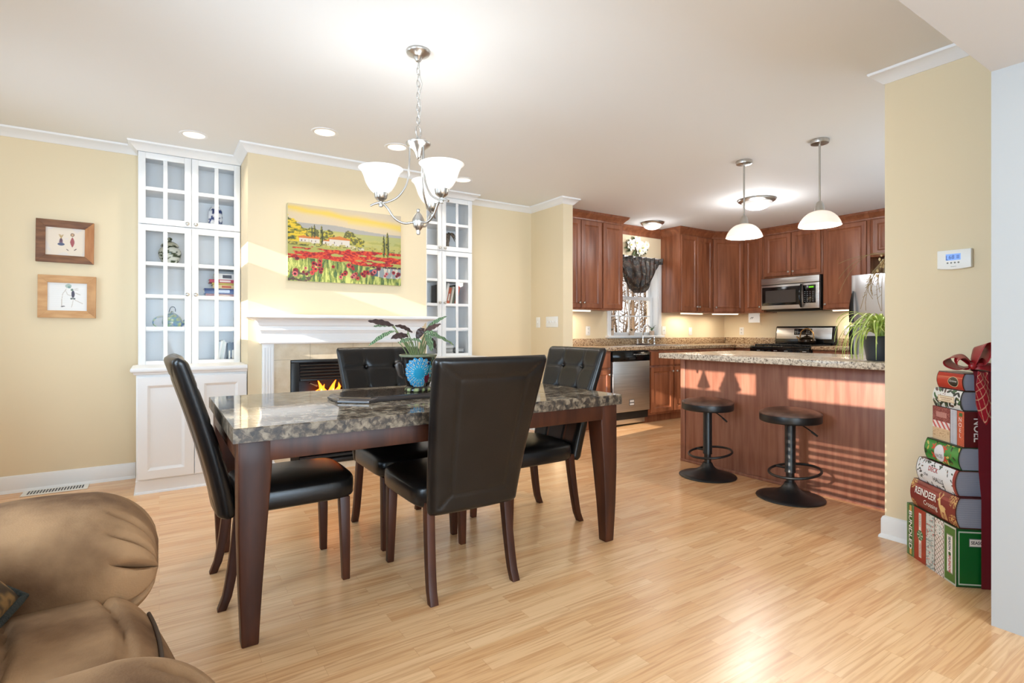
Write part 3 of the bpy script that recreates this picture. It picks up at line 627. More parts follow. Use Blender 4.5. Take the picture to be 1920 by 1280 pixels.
# ------------------------------------------------------------------ built-in bookcases
def panel_rings(x0, x1, z0, z1, steps):      # nested rectangles for panelled doors; steps = (inset, y)
    return [[(x0+d, y, z0+d), (x1-d, y, z0+d), (x1-d, y, z1-d), (x0+d, y, z1-d)] for d, y in steps]
def knob(parent, x, y, z, m=None, d=(0, -1, 0)):
    b = MB(); b.T = Matrix.Translation((x, y, z)) @ Vector(d).to_track_quat('Z', 'X').to_matrix().to_4x4()
    b.lathe([(.006, 0), (.005, .008), (.006, .012), (.013, .017), (.0145, .022), (.012, .027), (.004, .029), (.0, .029)], 16)
    return b.build('knob', m or M['nickel'], parent, smooth=60)
def glass_door(parent, x0, x1, z0, z1, y, rows, kx, kz):
    b = MB(); f = .045
    b.box(x0, x0+f, y, y+.02, z0, z1); b.box(x1-f, x1, y, y+.02, z0, z1); b.box(x0+f, x1-f, y, y+.02, z0, z0+f); b.box(x0+f, x1-f, y, y+.02, z1-f, z1)
    xm = (x0+x1)/2; b.box(xm-.014, xm+.014, y+.003, y+.017, z0+f, z1-f)
    for j in range(1, rows): zm = z0+f+(z1-z0-2*f)*j/rows; b.box(x0+f, x1-f, y+.0036, y+.0164, zm-.014, zm+.014)
    o = b.build('glass_door', M['cabw'], parent, bevel=.0025)
    MB().box(x0+f, x1-f, y+.009, y+.011, z0+f, z1-f).build('pane', M['glass'], o); knob(o, kx, y, kz)
def bookcase(label, x0, x1, end):      # end: the side that butts against the chimney breast
    ret = lambda y0, y1: ([(0, y0)] if end > 0 else [])+[(0, y1), (x1-x0, y1)]+([(x1-x0, y0)] if end < 0 else [])
    t = thing('bookcase', label, 'bookcase', (x0, 4.85, 0)); W = x1-x0
    b = MB(); b.box(0, .02, .02, .33, .84, 2.46); b.box(W-.02, W, .02, .33, .84, 2.46); b.box(.02, W-.02, .315, .33, .84, 2.46); b.box(0, W, .0, .33, 2.458, 2.519); b.box(0, W, .021, .33, .84, .86)
    for z in (1.125, 1.379, 1.632): b.box(.02, W-.02, .03, .315, z-.009, z+.009)
    for z in (1.92, 2.195): b.box(.02, W-.02, .03, .315, z-.009, z+.009)
    b.build('carcass', M['cabin'], t, bevel=.002)
    h = W/2
    for a, c, k in ((0.002, h-.0015, h-.028), (h+.0015, W-.002, h+.028)):
        glass_door(t, a, c, .848, 1.916, 0, 4, k, 1.40); glass_door(t, a, c, 1.922, 2.455, 0, 2, k, 1.945)
    b = MB(); b.box(0, W, -.38, .33, .0, .832); b.build('base_cabinet', M['cabw'], t, bevel=.002)
    b = MB(); sweep(b, ret(.02, -.38), [(0, 0), (.014, 0), (.012, .01), (.004, .016), (.004, .088), (0, .094)]); b.build('plinth', M['cabw'], t, smooth=30)
    for a, c in ((.006, h-.002), (h+.002, W-.006)):
        b = MB(); b.loft(panel_rings(a, c, .10, .80, [(0, -.38), (0, -.398), (.002, -.40), (.058, -.40), (.062, -.397), (.072, -.388), (.076, -.386)])); b.build('panel_door', M['cabw'], t, smooth=20)
    b = MB(); sweep(b, ret(.01, -.38), [(0, .815), (.012, .818), (.018, .832), (.030, .838), (.034, .85), (.030, .864), (.0, .868), (-.05, .868), (-.05, .83)], True)
    b.build('ledge', M['cabw'], t, smooth=35)
    b = MB(); b.box(.0, W, -.382, .0, .832, .867); b.build('ledge_top', M['cabw'], t)
    return t
bookcase('white built-in bookcase left of the fireplace with a ginger jar and teapot', -.132, .552, 1)
bookcase('white built-in bookcase right of the fireplace, half behind the hanging lamp', 2.008, 2.699, -1)

def vase_cols(b, base, ink, sc_, th):
    c = []
    for x, y, z in b.v:
        n = fbm(np.array([math.atan2(y, x)*sc_/2+9]), np.array([z*sc_*14]))[0]; c.append(tuple(L3(ink if n > th else base)))
    b.c = c
def dense(prof, n):
    p = catmull([(r, 0, z) for r, z in prof], n); return [(max(q.x, .0005), q.z) for q in p]
b = MB(); b.lathe(dense([(.036, 0), (.044, .01), (.050, .06), (.052, .12), (.049, .17), (.036, .195), (.030, .2), (.032, .21)], 5), 40); vase_cols(b, (232, 234, 238), (44, 62, 116), 3, .5)
o = b.build('vase', VCG, None, smooth=60); o.location = (.385, 5.02, 1.9305); tag(o, 'blue and white vase behind glass in the upper right door of the left bookcase', 'vase')
t = thing('ginger_jar', 'green and white lidded ginger jar on the top shelf of the left bookcase', 'jar', (.07, 5.02, 1.6425))
b = MB(); b.lathe(dense([(.045, 0), (.05, .01), (.07, .05), (.078, .09), (.066, .122), (.05, .135), (.048, .14)], 5), 40); vase_cols(b, (222, 222, 206), (58, 70, 40), 3.4, .5); b.build('body', VCG, t, smooth=60)
b = MB(); b.lathe(dense([(.062, .140), (.060, .148), (.045, .166), (.026, .178), (.014, .182), (.012, .19), (.017, .2), (.010, .211), (0, .214)], 4), 40); vase_cols(b, (200, 196, 170), (66, 74, 48), 4, .48); b.build('lid', VCG, t, smooth=60)
t = thing('teapot', 'multicoloured patchwork teapot with a looped handle in the left bookcase', 'teapot', (.085, 5.02, 1.135))
def multi(b):
    c = []; pal = [(70, 120, 160), (196, 206, 120), (60, 110, 80), (220, 214, 180), (40, 80, 140), (130, 170, 110)]
    for x, y, z in b.v: c.append(tuple(L3(pal[int(abs(fbm(np.array([x*40+9]), np.array([z*42+y*30+5]))[0])*14) % 6])))
    b.c = c
b = MB(); b.lathe(dense([(.03, 0), (.05, .012), (.068, .05), (.058, .09), (.034, .112), (.03, .118), (.012, .126), (.010, .138), (0, .143)], 5), 36); multi(b); b.build('pot', VCG, t, smooth=60)
b = MB(); b.tube(bez([(.05, 0, .03), (.10, 0, .06), (.12, 0, .12)], 10), [.02-.0011*i for i in range(11)], 12); multi(b); b.build('spout', VCG, t, smooth=60)
b = MB(); b.tube(bez([(-.05, 0, .095), (-.12, 0, .11), (-.17, 0, .04), (-.10, 0, -.01), (-.055, 0, .02)], 16), .0055, 10); multi(b); b.build('handle', VCG, t, smooth=60)
b = MB(); b.tube(bez([(-.02, 0, .13), (-.02, 0, .19), (.03, 0, .19), (.022, 0, .135)], 12), .003, 8); b.build('lid_loop', M['gblack'], t, smooth=60)

def book(label, loc, w, d, h, c, group, rot=None, title=None):
    """book with its spine facing -Y; w = thickness across x, d = depth, h = height (standing) - or lying when rot turns it"""
    t = thing('book', label, 'book', loc, 0, group); m = mat('book_cover', c, .5)
    b = MB(); b.box(-w/2, -w/2+.002, 0, d, 0, h); b.box(w/2-.002, w/2, 0, d, 0, h); b.box(-w/2, w/2, -.002, .001, 0, h); b.build('cover', m, t, bevel=.0006)
    MB().box(-w/2+.002, w/2-.002, .001, d-.004, .003, h-.003).build('pages', mat('book_pages', (232, 226, 210), .8), t)
    if title:
        b = MB(); b.box(-w*.28, w*.28, -.0032, -.002, h*.2, h*.62); b.build('spine_label', mat('spine_label', title, .5), t)
    if rot: t.rotation_euler = rot
    return t
stack = [(.215, .03, (150, 92, 88), (214, 190, 170)), (.225, .042, (34, 62, 122), (200, 208, 224)), (.165, .030, (222, 198, 150), (190, 90, 60)), (.17, .016, (186, 170, 84), None), (.19, .026, (184, 66, 92), (232, 214, 214)), (.155, .048, (226, 226, 226), (60, 66, 80))]
names = ['dusty pink book at the bottom of the lying stack in the left bookcase', 'thick navy book second from the bottom of the lying stack', 'tan book above the navy one in the lying stack', 'thin olive book in the middle of the lying stack', 'raspberry pink book second from the top of the lying stack', 'thick white book topmost of the lying stack in the left bookcase']
z = 1.389
for (ln, th, c, ti), nm in zip(stack, names):
    book(nm, (.527, 4.94, z+th/2), th, .15, ln, c, 'books lying in the left bookcase', (0, -PI/2, 0), ti); z += th+.0008
x = .522
for k, (w_, h_, c) in enumerate([(.030, .165, (52, 66, 88)), (.022, .160, (70, 92, 110)), (.014, .168, (216, 218, 216)), (.016, .185, (196, 204, 200)), (.013, .18, (228, 228, 226)), (.018, .172, (184, 196, 206))]):
    lean = 0 if k < 2 else .16
    nm = ['dark slate book standing at the right end of the bottom shelf, left bookcase', 'blue grey book beside the dark slate one on the bottom shelf', 'thin white book leaning on the blue grey one, left bookcase', 'pale green grey tall book leaning on the bottom shelf, left bookcase', 'thin bright white tall book second from left of the leaning row, left bookcase', 'pale blue book leaning at the left of its row, left bookcase'][k]
    x -= w_*1.02+(.006 if k == 2 else 0); book(nm, (x+w_/2-(.028 if k > 1 else 0), 4.94, .861+(.0015 if lean else 0)), w_, .14, h_, c, 'books standing in the left bookcase', (0, lean, 0) if lean else None, (224, 220, 206) if k < 2 else None)
x = 2.36
for k, (w_, h_, c, nm) in enumerate([(.030, .19, (66, 60, 56), 'dark grey book at the left of the leaning row in the right bookcase'), (.024, .2, (120, 112, 104), 'taupe book second from left in the leaning row, right bookcase'), (.026, .215, (226, 222, 214), 'white book in the leaning row, right bookcase'), (.03, .17, (190, 96, 66), 'short orange book in the middle of the leaning row, right bookcase'), (.022, .18, (206, 200, 186), 'cream book right of the short orange one, right bookcase'), (.024, .2, (92, 98, 84), 'grey green book in the leaning row, right bookcase'), (.03, .205, (196, 92, 72), 'tall coral book at the right end of the leaning row')]):
    book(nm, (x, 4.93, 1.395), w_, .15, h_, c, 'books leaning in the right bookcase', (0, .2 if k > 1 else 0, 0), (210, 204, 190) if k in (0, 3) else None); x += w_+.005+(.002 if k == 1 else 0)
t = thing('figurine', 'dark brown tree-shaped figurine in the upper door of the right bookcase', 'figurine', (2.50, 5.02, 1.9305)); dbm = mat('dark_bronze', (74, 62, 50), .5, c2=(116, 100, 84), scale=(40, 40, 40))
b = MB(); b.lathe([(.05, 0), (.045, .02), (.018, .04), (.014, .13), (.02, .15)], 20); b.build('trunk', dbm, t, smooth=50)
b = MB()
for k in range(14): a = k*2.4; leaf(b, bez([(0, 0, .14), (.04*math.cos(a), .04*math.sin(a), .24), (.085*math.cos(a), .085*math.sin(a), .12+.02*(k % 3))], 8), .018, fold=.3)
b.build('fronds', dbm, t, smooth=70, solid=.004)
for k, (x_, z_, c, nm) in enumerate([(2.46, .861, (214, 214, 210), 'pale box at the bottom of the left pile in the right bookcase'), (2.455, .902, (196, 194, 190), 'grey-white box in the middle of the left pile, right bookcase'), (2.465, .943, (232, 230, 226), 'white box on top of the left pile, right bookcase'), (2.61, .861, (150, 156, 158), 'grey box at the bottom of the right pile, right bookcase'), (2.605, .905, (206, 208, 208), 'light grey box on top of the right pile, right bookcase')]):
    wd = .065 if k < 3 else .04
    t = thing('storage_box', nm, 'box', (x_, 5.0, z_), 0, 'small boxes on the bottom shelf'); b = MB(); b.box(-wd, wd, -.06, .06, 0, .028); b.build('box_base', mat('box_card', c, .6), t, bevel=.002)
    b = MB(); b.box(-wd-.002, wd+.002, -.062, .062, .026, .0395); b.build('lid', mat('box_lid', tuple(int(q*.82) for q in c), .6), t, bevel=.002)

# ------------------------------------------------------------------ fireplace
t = thing('fireplace_mantel', 'white fireplace mantel with deep crown moulding and pilasters', 'mantel', (1.28, 4.45, 0)); hw = .632
b = MB(); prof = [(0, 1.02), (.06, 1.02), (.066, 1.03), (.066, 1.042), (.058, 1.05), (.058, 1.10), (.062, 1.104), (.066, 1.118), (.074, 1.124), (.074, 1.134), (.07, 1.14), (.07, 1.155), (.078, 1.16), (.082, 1.165)]
prof += [(.082+.085*(1-math.cos(k*PI/16)), 1.165+.05*math.sin(k*PI/16)) for k in range(1, 9)] + [(.172, 1.218), (0, 1.218)]
sweep(b, [(-hw-.0, 0), (hw, 0)], prof); 
b2 = MB(); sweep(b2, [(-hw+.06, .0), (-hw+.06, -.0001), (hw-.06, -.0001), (hw-.06, 0)], [(0, 1)]) if False else None
b = MB(); sweep(b, [(-hw+.05, .06), (-hw+.05, .0), (hw-.05, .0), (hw-.05, .06)], prof, False); b.build('frieze', M['white'], t, smooth=30)
b = MB(); b.box(-hw-.125, hw+.125, -.185, 0, 1.218, 1.243); b.build('mantel_shelf', M['white'], t, bevel=.005)
for sx in (-1, 1):
    b = MB(); xa = sx*.59; b.box(xa-.04, xa+.04, -.045, 0, 0, 1.02)
    for k in range(4): b.box(xa-.034+k*.0185, xa-.034+k*.0185+.012, -.05, -.045, .13, .995)
    b.box(xa-.046, xa+.046, -.056, 0, 0, .12); b.build('pilaster', M['white'], t, bevel=.002)
b = MB(); b.box(-.55, fx0-1.28, -.018, 0, .0, 1.02); b.box(fx1-1.28, .55, -.018, 0, 0, 1.02); b.box(fx0-1.28, fx1-1.28, -.018, 0, .893, 1.02); b.box(fx0-1.28, fx1-1.28, -.018, 0, 0, .05)
o = b.build('tile_surround', M['tile'], t)
b = MB()
for x_ in (-.28, .06, .40): b.box(x_-.0015, x_+.0015, -.0186, -.0178, .895, 1.02)
for sx in (-1, 1): b.box(min(sx*.428, sx*.55), max(sx*.428, sx*.55), -.0186, -.0178, .893, .896); b.box(min(sx*.428, sx*.55), max(sx*.428, sx*.55), -.0186, -.0178, .5, .503)
b.build('grout', mat('grout', (176, 162, 138), .8), o)
t = thing('fireplace_insert', 'black gas fireplace insert with louvres and small flames', 'fireplace', (1.28, 4.44, 0)); iw = .424
b = MB(); b.box(-iw, iw, -.012, .02, .868, .89); b.box(-iw, -iw+.06, -.012, .02, .052, .868); b.box(iw-.06, iw, -.012, .02, .052, .868); b.box(-iw, iw, -.012, .02, .052, .085); b.box(-iw, iw, .35, .36, .052, .89); b.box(-iw, -iw+.01, .02, .35, .052, .89); b.box(iw-.01, iw, .02, .35, .052, .89); b.box(-iw, iw, .02, .35, .052, .062); b.box(-iw, iw, .02, .35, .88, .89); b.box(-iw+.07, iw-.07, -.004, .02, .722, .738); b.box(-iw+.07, iw-.07, -.004, .02, .275, .295)
b.build('firebox_frame', mat('firebox_black', (24, 24, 25), .35), t, bevel=.002)
for z0 in (.748, .773, .798, .823, .848, .105, .145, .185, .225, .262):
    b = MB(); b.loft([[(x_, -.008, z0), (x_, .014, z0+.012), (x_, .016, z0+.008), (x_, -.005, z0-.004)] for x_ in (-iw+.07, iw-.07)]); b.build('louvre', mat('louvre_grey', (96, 94, 92), .3, .6), t)
MB().box(-iw+.07, iw-.07, .012, .014, .295, .722).build('glass_front', M['glass'], t)
lg = mat('ceramic_log', (84, 66, 52), .9, bump=(40, .8), c2=(40, 32, 28), scale=(12, 12, 12))
for p in ([(-.25, .15, .48), (.05, .12, .53), (.25, .16, .5)], [(-.15, .22, .54), (.1, .2, .60), (.22, .17, .57)], [(-.28, .2, .38), (0, .22, .39), (.3, .2, .38)]):
    b = MB(); b.tube(catmull(p, 5), .035, 12); b.build('log', lg, t, smooth=60)
fm = mat('flame', (255, 120, 20), .5, emit=((255, 112, 22), 5)); fm2 = mat('flame_core', (255, 210, 90), .5, emit=((255, 196, 80), 9))
for k, (x_, h_) in enumerate([(-.165, .15), (-.13, .11), (-.19, .08), (-.07, .15), (-.035, .12), (.06, .16), (.12, .1), (.2, .12)]):
    b = MB(); b.loft([[(x_+.03*math.sin(f*5+k)*f+r*math.cos(q*PI/5), .12+r*.5*math.sin(q*PI/5), .57+h_*f) for q in range(10)] for f, r in [(0, .012), (.15, .026), (.4, .024), (.7, .012), (1, .001)]]); o = b.build('flame', fm, t, smooth=80)
    if k in (0, 3): b = MB(); b.loft([[(x_+r*math.cos(q*PI/4), .105+r*.4*math.sin(q*PI/4), .57+h_*.5*f) for q in range(8)] for f, r in [(0, .006), (.3, .015), (1, .001)]]); b.build('flame_core', fm2, o, smooth=80)
b = MB(); b.tube([(-.27, .06, .70), (-.205, .08, .672)], .008, 8); b.build('valve_key', M['nickel'], t, smooth=50)

# ------------------------------------------------------------------ poppy field canvas
def poppy(U, V):
    a = np.zeros((len(U), 3)); n = fbm(U*6, V*14); n2 = fbm(U*24+5, V*40+3); n3 = fbm(U*60+1, V*60+8)
    a[:] = L3((226, 206, 172)); paint(a, (V-.88)*5+.6*(n-.5), (206, 192, 176)); paint(a, np.exp(-((V-.90+.12*(U-.4)+.05*(n-.5))/.045)**2)*1.0, (242, 208, 96)); paint(a, np.exp(-((V-.83)/.03)**2)*.5*(U > .5), (240, 212, 110))
    hz = .745-.02*U+.02*fbm(U*5+2, V*0+1); paint(a, (V < hz+.02*np.sin(U*5)).astype(float), (178, 174, 168)); paint(a, (V < hz-.055).astype(float)*.9, (184, 184, 110)); paint(a, ((V < hz-.07)*np.clip(n*1.6-.5, 0, 1)), (216, 196, 96)); paint(a, ((V < .6)*(n2 > .5))*.5, (150, 156, 70))
    tr = ((U < .17) & (V > .46) & (V < .83-.9*U+.1*(n2-.5))); paint(a, tr.astype(float), (150, 142, 40)); paint(a, (tr & (n2 > .52)).astype(float), (236, 200, 44)); paint(a, (tr & (n2 < .4)).astype(float), (74, 84, 44))
    for cx_, cy_, rx, ry in [(.33, .62, .05, .08), (.52, .62, .05, .09), (.60, .56, .05, .07), (.2, .63, .05, .08)]:
        e = ((U-cx_)/rx)**2+((V-cy_)/ry)**2+(n3-.5)*1.5 < 1; paint(a, e.astype(float), (104, 104, 52)); paint(a, (e & (n3 > .52)).astype(float), (196, 182, 62))
    for x0, x1, z0, z1, zr in [(.09, .17, .50, .565, .60), (.17, .26, .50, .565, .605), (.28, .40, .49, .55, .575), (.34, .52, .49, .58, .63)]:
        w_ = (U > x0) & (U < x1) & (V > z0) & (V < z1); paint(a, w_.astype(float), (228, 218, 204)); r_ = (U > x0-.008) & (U < x1+.005) & (V >= z1) & (V < zr-.35*np.abs(U-(x0+x1)/2)); paint(a, r_.astype(float), (214, 128, 58))
        for q in (.25, .6): paint(a, ((np.abs(U-(x0+(x1-x0)*q)) < .004) & (np.abs(V-(z0+z1)/2) < .012)).astype(float), (120, 104, 96))
    paint(a, ((U > .52) & (U < .65) & (V > .455) & (V < .52-.25*(U-.52))).astype(float), (226, 214, 196)); paint(a, ((V < .52) & (V > .44) & (n2 > .5)).astype(float)*.8, (190, 176, 88)); paint(a, ((V < .51) & (V > .45) & (n3 > .58)).astype(float), (110, 112, 60))
    g = (V < .465-.01*U); paint(a, g.astype(float), (178, 176, 92)); red = g & (V > .24+.0*U) & (fbm(U*5, V*22) > .40+.18*np.abs(V-.38)); paint(a, red.astype(float), (206, 44, 34)); paint(a, (red & (n3 > .56)).astype(float), (232, 92, 46)); paint(a, (red & (n3 < .38)).astype(float), (150, 26, 36))
    lo = (V < .30-.16*np.clip(U-.3, 0, 1)+.05*(n2-.5)) ; gr = fbm(U*70, V*9+2); paint(a, lo.astype(float), (148, 160, 76)); paint(a, (lo & (gr > .55)).astype(float), (206, 208, 116)); paint(a, (lo & (gr < .38)).astype(float), (84, 110, 62)); paint(a, (lo & (U < .2) & (V < .14) & (n2 > .5)).astype(float), (96, 74, 64))
    pd = ((U-.9)/.2)**2+((V-.17)/.075)**2+(n2-.5)*.5 < 1; paint(a, pd.astype(float), (150, 158, 158)); paint(a, (pd & (gr > .5)).astype(float), (214, 204, 184)); paint(a, (pd & (U < .78)).astype(float), (72, 98, 116)); paint(a, (((V-.245)/.014)**2 < 1) & (U > .7) & (n3 > .4), (74, 50, 50))
    r2 = np.random.RandomState(3)
    for k in range(46):
        cx_ = r2.rand(); cy_ = .05+.26*r2.rand()*(1-.5*cx_)+.02; s_ = .012+.010*r2.rand(); e = ((U-cx_)/s_)**2+((V-cy_)/(s_*1.5))**2+(n3-.5)*.9
        paint(a, (e < 1).astype(float), [(178, 36, 44), (206, 66, 60), (140, 26, 42), (214, 108, 108)][k % 4]); paint(a, (e < .2).astype(float), (74, 20, 34))
    for cx_, z0, z1, w_ in [(.192, .58, .73, .008), (.215, .58, .755, .009), (.275, .49, .75, .013), (.833, .39, .70, .012), (.868, .39, .75, .016)]:
        f = (V-z0)/(z1-z0); ww = w_*np.sqrt(np.clip(np.sin(PI*np.clip(f, 0, 1)**.7), 0, 1))*(.8+.5*n3); c_ = (np.abs(U-cx_) < ww) & (f > 0) & (f < 1); paint(a, c_.astype(float), (62, 68, 36)); paint(a, (c_ & (U < cx_) & (n3 > .42)).astype(float), (164, 156, 58))
    return a*.80
t = thing('canvas_painting', 'wide canvas painting of a red poppy field above the mantel', 'painting', (1.29, 4.449, 1.81)); PW, PH = .462, .302
b = MB(); b.box(-PW, PW, -.033, 0, -PH, PH); b.build('canvas_edge', mat('canvas_side', (196, 188, 150), .7), t, bevel=.004)
b = MB(); b.grid(300, 196, lambda u, v: ((2*u-1)*(PW-.002), -.034, (2*v-1)*(PH-.002)), poppy); b.build('painted_face', VCP, t)

# ------------------------------------------------------------------ chandelier and other ceiling lights
CX_, CY_ = 1.085, 2.505
t = thing('chandelier', 'brushed nickel chandelier with three upturned white glass shades over the table', 'lamp', (CX_, CY_, 0))
b = MB(); b.lathe([(0, CZ), (.058, CZ), (.060, CZ-.006), (.056, CZ-.014), (.03, CZ-.026), (.022, CZ-.034), (.012, CZ-.05), (0, CZ-.052)], 36); b.build('canopy', M['nickel'], t, smooth=45)
b = MB(); z = CZ-.055; k = 0
while z > 2.16:
    pts = [];
    for q in range(16):
        a = 2*PI*q/16; ex = .009*math.cos(a); ez = .019*math.copysign(abs(math.sin(a))**.8, math.sin(a)); pts.append((ex if k % 2 else ex*.25, ex*.25 if k % 2 else ex, z-.016+ez))
    b.tube(pts, .0022, 6, loop=True); z -= .0305; k += 1
b.build('chain', M['nickel'], t, smooth=60)
b = MB(); b.tube(catmull([(.004, 0, CZ-.05), (.012, .006, 2.40), (.02, 0, 2.36), (.006, -.004, 2.30), (.014, 0, 2.24), (0, 0, 2.14)], 6), .0018, 6); b.build('cord', mat('clear_cord', (190, 186, 178), .4), t, smooth=60)
b = MB(); b.tube([(.024*math.cos(q*PI/12)*.8, .024*math.cos(q*PI/12)*.6, 2.118+.03*math.sin(q*PI/12)) for q in range(24)], .0035, 8, loop=True); b.build('hanging_ring', M['nickel'], t, smooth=60)
b = MB(); b.lathe([(0, 2.092), (.008, 2.092), (.012, 2.083), (.03, 2.076), (.055, 2.066), (.062, 2.058), (.06, 2.05), (.044, 2.036), (.03, 2.024), (.02, 2.01), (.012, 1.992), (.006, 1.98), (0, 1.978)], 36); b.build('hub', M['nickel'], t, smooth=50)
b = MB(); b.lathe([(0, 1.732), (.007, 1.73), (.01, 1.722), (.006, 1.714), (.012, 1.708), (.018, 1.70), (.024, 1.688), (.03, 1.676), (.031, 1.664), (.026, 1.65), (.024, 1.64), (.014, 1.628), (.009, 1.62), (.011, 1.612), (.007, 1.602), (0, 1.6)], 30); b.build('finial', M['nickel'], t, smooth=50)
for k, deg in enumerate((196, 317, 77)):
    th = math.radians(deg); right = Vector((math.sin(YAW), -math.cos(YAW), 0)); fwd = Vector((math.cos(YAW), math.sin(YAW), 0)); d = right*math.cos(th)+fwd*math.sin(th); U_ = lambda r, z: tuple(d*r+Vector((0, 0, z)))
    b = MB(); b.tube(catmull([U_(.028, 1.662), U_(.07, 1.655), U_(.115, 1.676), U_(.15, 1.725), U_(.178, 1.748), U_(.205, 1.745), U_(.232, 1.732)], 7), [.0055]*36+[.005]*7, 9); b.build('arm', M['nickel'], t, smooth=60)
    b = MB(); b.tube(catmull([U_(.042, 2.05), U_(.045, 1.95), U_(.055, 1.86), U_(.095, 1.79), U_(.145, 1.757), U_(.175, 1.75)], 7), .005, 9); b.build('support_rod', M['nickel'], t, smooth=60)
    c = U_(.182, 0)
    b = MB(); b.lathe([(0, 1.728), (.009, 1.73), (.012, 1.738), (.008, 1.75), (.009, 1.756), (.022, 1.764), (.030, 1.772), (.034, 1.80), (.034, 1.806), (0, 1.806)], 28, c); sk = b.build('socket', M['nickel'], t, smooth=50)
    pr = catmull([(.034, 0, 1.796), (.052, 0, 1.812), (.072, 0, 1.845), (.084, 0, 1.88), (.096, 0, 1.905), (.108, 0, 1.916)], 5); b = MB(); b.lathe([(p.x, p.z) for p in pr]+[(p.x-.004, p.z+.001) for p in pr[::-1]], 40, c, cap=False); b.build('glass_shade', M['frost'], t, smooth=70)
    b = MB(); blob(b, (c[0], c[1], 1.85), (.026, .026, .034), 16, 12); b.build('bulb', M['bulb'], sk, smooth=70)
    lamp('chandelier_light', 'POINT', (CX_+c[0], CY_+c[1], 1.912), 2.1, (.92, .96, 1), radius=.05)
def recessed(x, y, label):
    t = thing('recessed_light', label, 'light', (x, y, CZ), 0, 'recessed ceiling lights')
    b = MB(); b.lathe([(.066, -.001), (.070, -.004), (.088, -.004), (.092, -.0005), (.092, 0), (.066, 0)], 40, cap=False); b.build('trim_ring', M['white'], t, smooth=40)
    b = MB(); b.lathe([(0, -.001), (.069, -.001), (.069, -.003), (0, -.002)], 36); b.build('lens', M['lens'], t)
    lamp('recessed_lamp', 'AREA', (x, y, CZ-.012), 3.2, (1, .93, .84), (0, 0, -1), .12, spread=2.4)
recessed(.208, 4.452, 'lit recessed ceiling light in front of the left bookcase'); recessed(.975, 3.886, 'lit recessed ceiling light above the poppy painting')
recessed(1.514, 3.901, 'lit recessed ceiling light showing just left of the chandelier hub'); recessed(2.354, 4.408, 'lit recessed ceiling light peeking out beside the right chandelier shade')
def flush(x, y, r, label, p):
    t = thing('flush_light', label, 'light', (x, y, CZ), 0, 'flush kitchen ceiling lights')
    b = MB(); b.lathe([(0, 0), (r, 0), (r+.004, -.006), (r, -.018), (r*.84, -.034), (r*.80, -.034), (r*.8, -.02), (0, -.02)], 44); b.build('metal_ring', M['nickel'], t, smooth=40)
    b = MB(); b.lathe([(r*.82*math.cos(a*PI/20), -.032-r*.42*math.sin(a*PI/20)) for a in range(11)], 44); b.build('glass_bowl', M['frost'], t, smooth=70)
    lamp('flush_lamp', 'POINT', (x, y, CZ-.16), p, (.96, .98, 1), radius=.1)
flush(5.33, 3.35, .185, 'larger flush ceiling light in the middle of the kitchen', 20); flush(5.33, 4.80, .145, 'smaller flush ceiling light over the kitchen sink window', 4)
def pendant(x, y, label):
    t = thing('pendant_light', label, 'lamp', (x, y, 0), 0, 'island pendant lights')
    b = MB(); b.lathe([(0, CZ), (.062, CZ), (.064, CZ-.008), (.06, CZ-.026), (.044, CZ-.03), (.02, CZ-.032), (0, CZ-.032)], 32); b.build('canopy', M['nickel'], t, smooth=40)
    b = MB(); b.lathe([(.007, CZ-.03), (.007, 2.06)], 12); b.build('rod', M['nickel'], t, smooth=60)
    b = MB(); b.lathe([(0, 2.075), (.01, 2.072), (.022, 2.06), (.030, 2.035), (.034, 2.005), (.036, 1.99), (0, 1.99)], 28); b.build('cap', M['nickel'], t, smooth=60)
    pr = catmull([(.034, 0, 2.0), (.075, 0, 1.985), (.11, 0, 1.955), (.132, 0, 1.92), (.142, 0, 1.89)], 5); b = MB(); b.lathe([(p.x, p.z) for p in pr]+[(p.x-.005, p.z) for p in pr[::-1]], 48, cap=False); b.build('glass_shade', M['frost2'], t, smooth=70)
    b = MB(); blob(b, (0, 0, 1.925), (.03, .03, .04), 16, 12); b.build('bulb', M['bulb'], t, smooth=70)
    lamp('pendant_lamp', 'POINT', (x, y, 1.87), 18, (1, .93, .84), radius=.04)
pendant(4.032, 2.647, 'white dome pendant over the island, the one farther from the camera'); pendant(4.055, 2.052, 'white dome pendant over the island, the one nearer the yellow wall')

# ------------------------------------------------------------------ kitchen cabinets
CH = M['cherry']
def wood_door(parent, x0, x1, z0, z1, kn=None, name='door', y=0):
    b = MB(); b.loft(panel_rings(x0, x1, z0, z1, [(0, y), (0, y-.018), (.003, y-.021), (.05, y-.021), (.054, y-.017), (.060, y-.012), (.064, y-.010), (.078, y-.010), (.092, y-.016), (.095, y-.0165)] if z1-z0 > .2 else [(0, y), (0, y-.018), (.003, y-.021), (.02, y-.021)]))
    o = b.build(name, CH, parent, smooth=25)
    if kn: knob(o, kn[0], y-.021, kn[1])
    return o
CC = [(0, 2.425), (.004, 2.425), (.006, 2.44), (.012, 2.446), (.014, 2.452), (.03, 2.47), (.052, 2.488), (.058, 2.494), (.058, 2.503), (.066, 2.506), (.066, 2.518), (0, 2.518)]
def upper(label, loc, rz, W, z0, doors, crown_path=None, depth=.33, z1=2.44):
    t = thing('wall_cabinet', label, 'cabinet', loc, rz)
    b = MB(); b.box(0, W, 0, depth, z0, z1); b.build('cabinet_body', CH, t, bevel=.002)
    for x0, x1, a, c, kn in doors: wood_door(t, x0, x1, a, c, kn)
    if crown_path: b = MB(); sweep(b, crown_path, CC); b.build('cabinet_crown', CH, t, smooth=30)
    return t
WF = 4.80     # face of the wall cabinets on the window wall
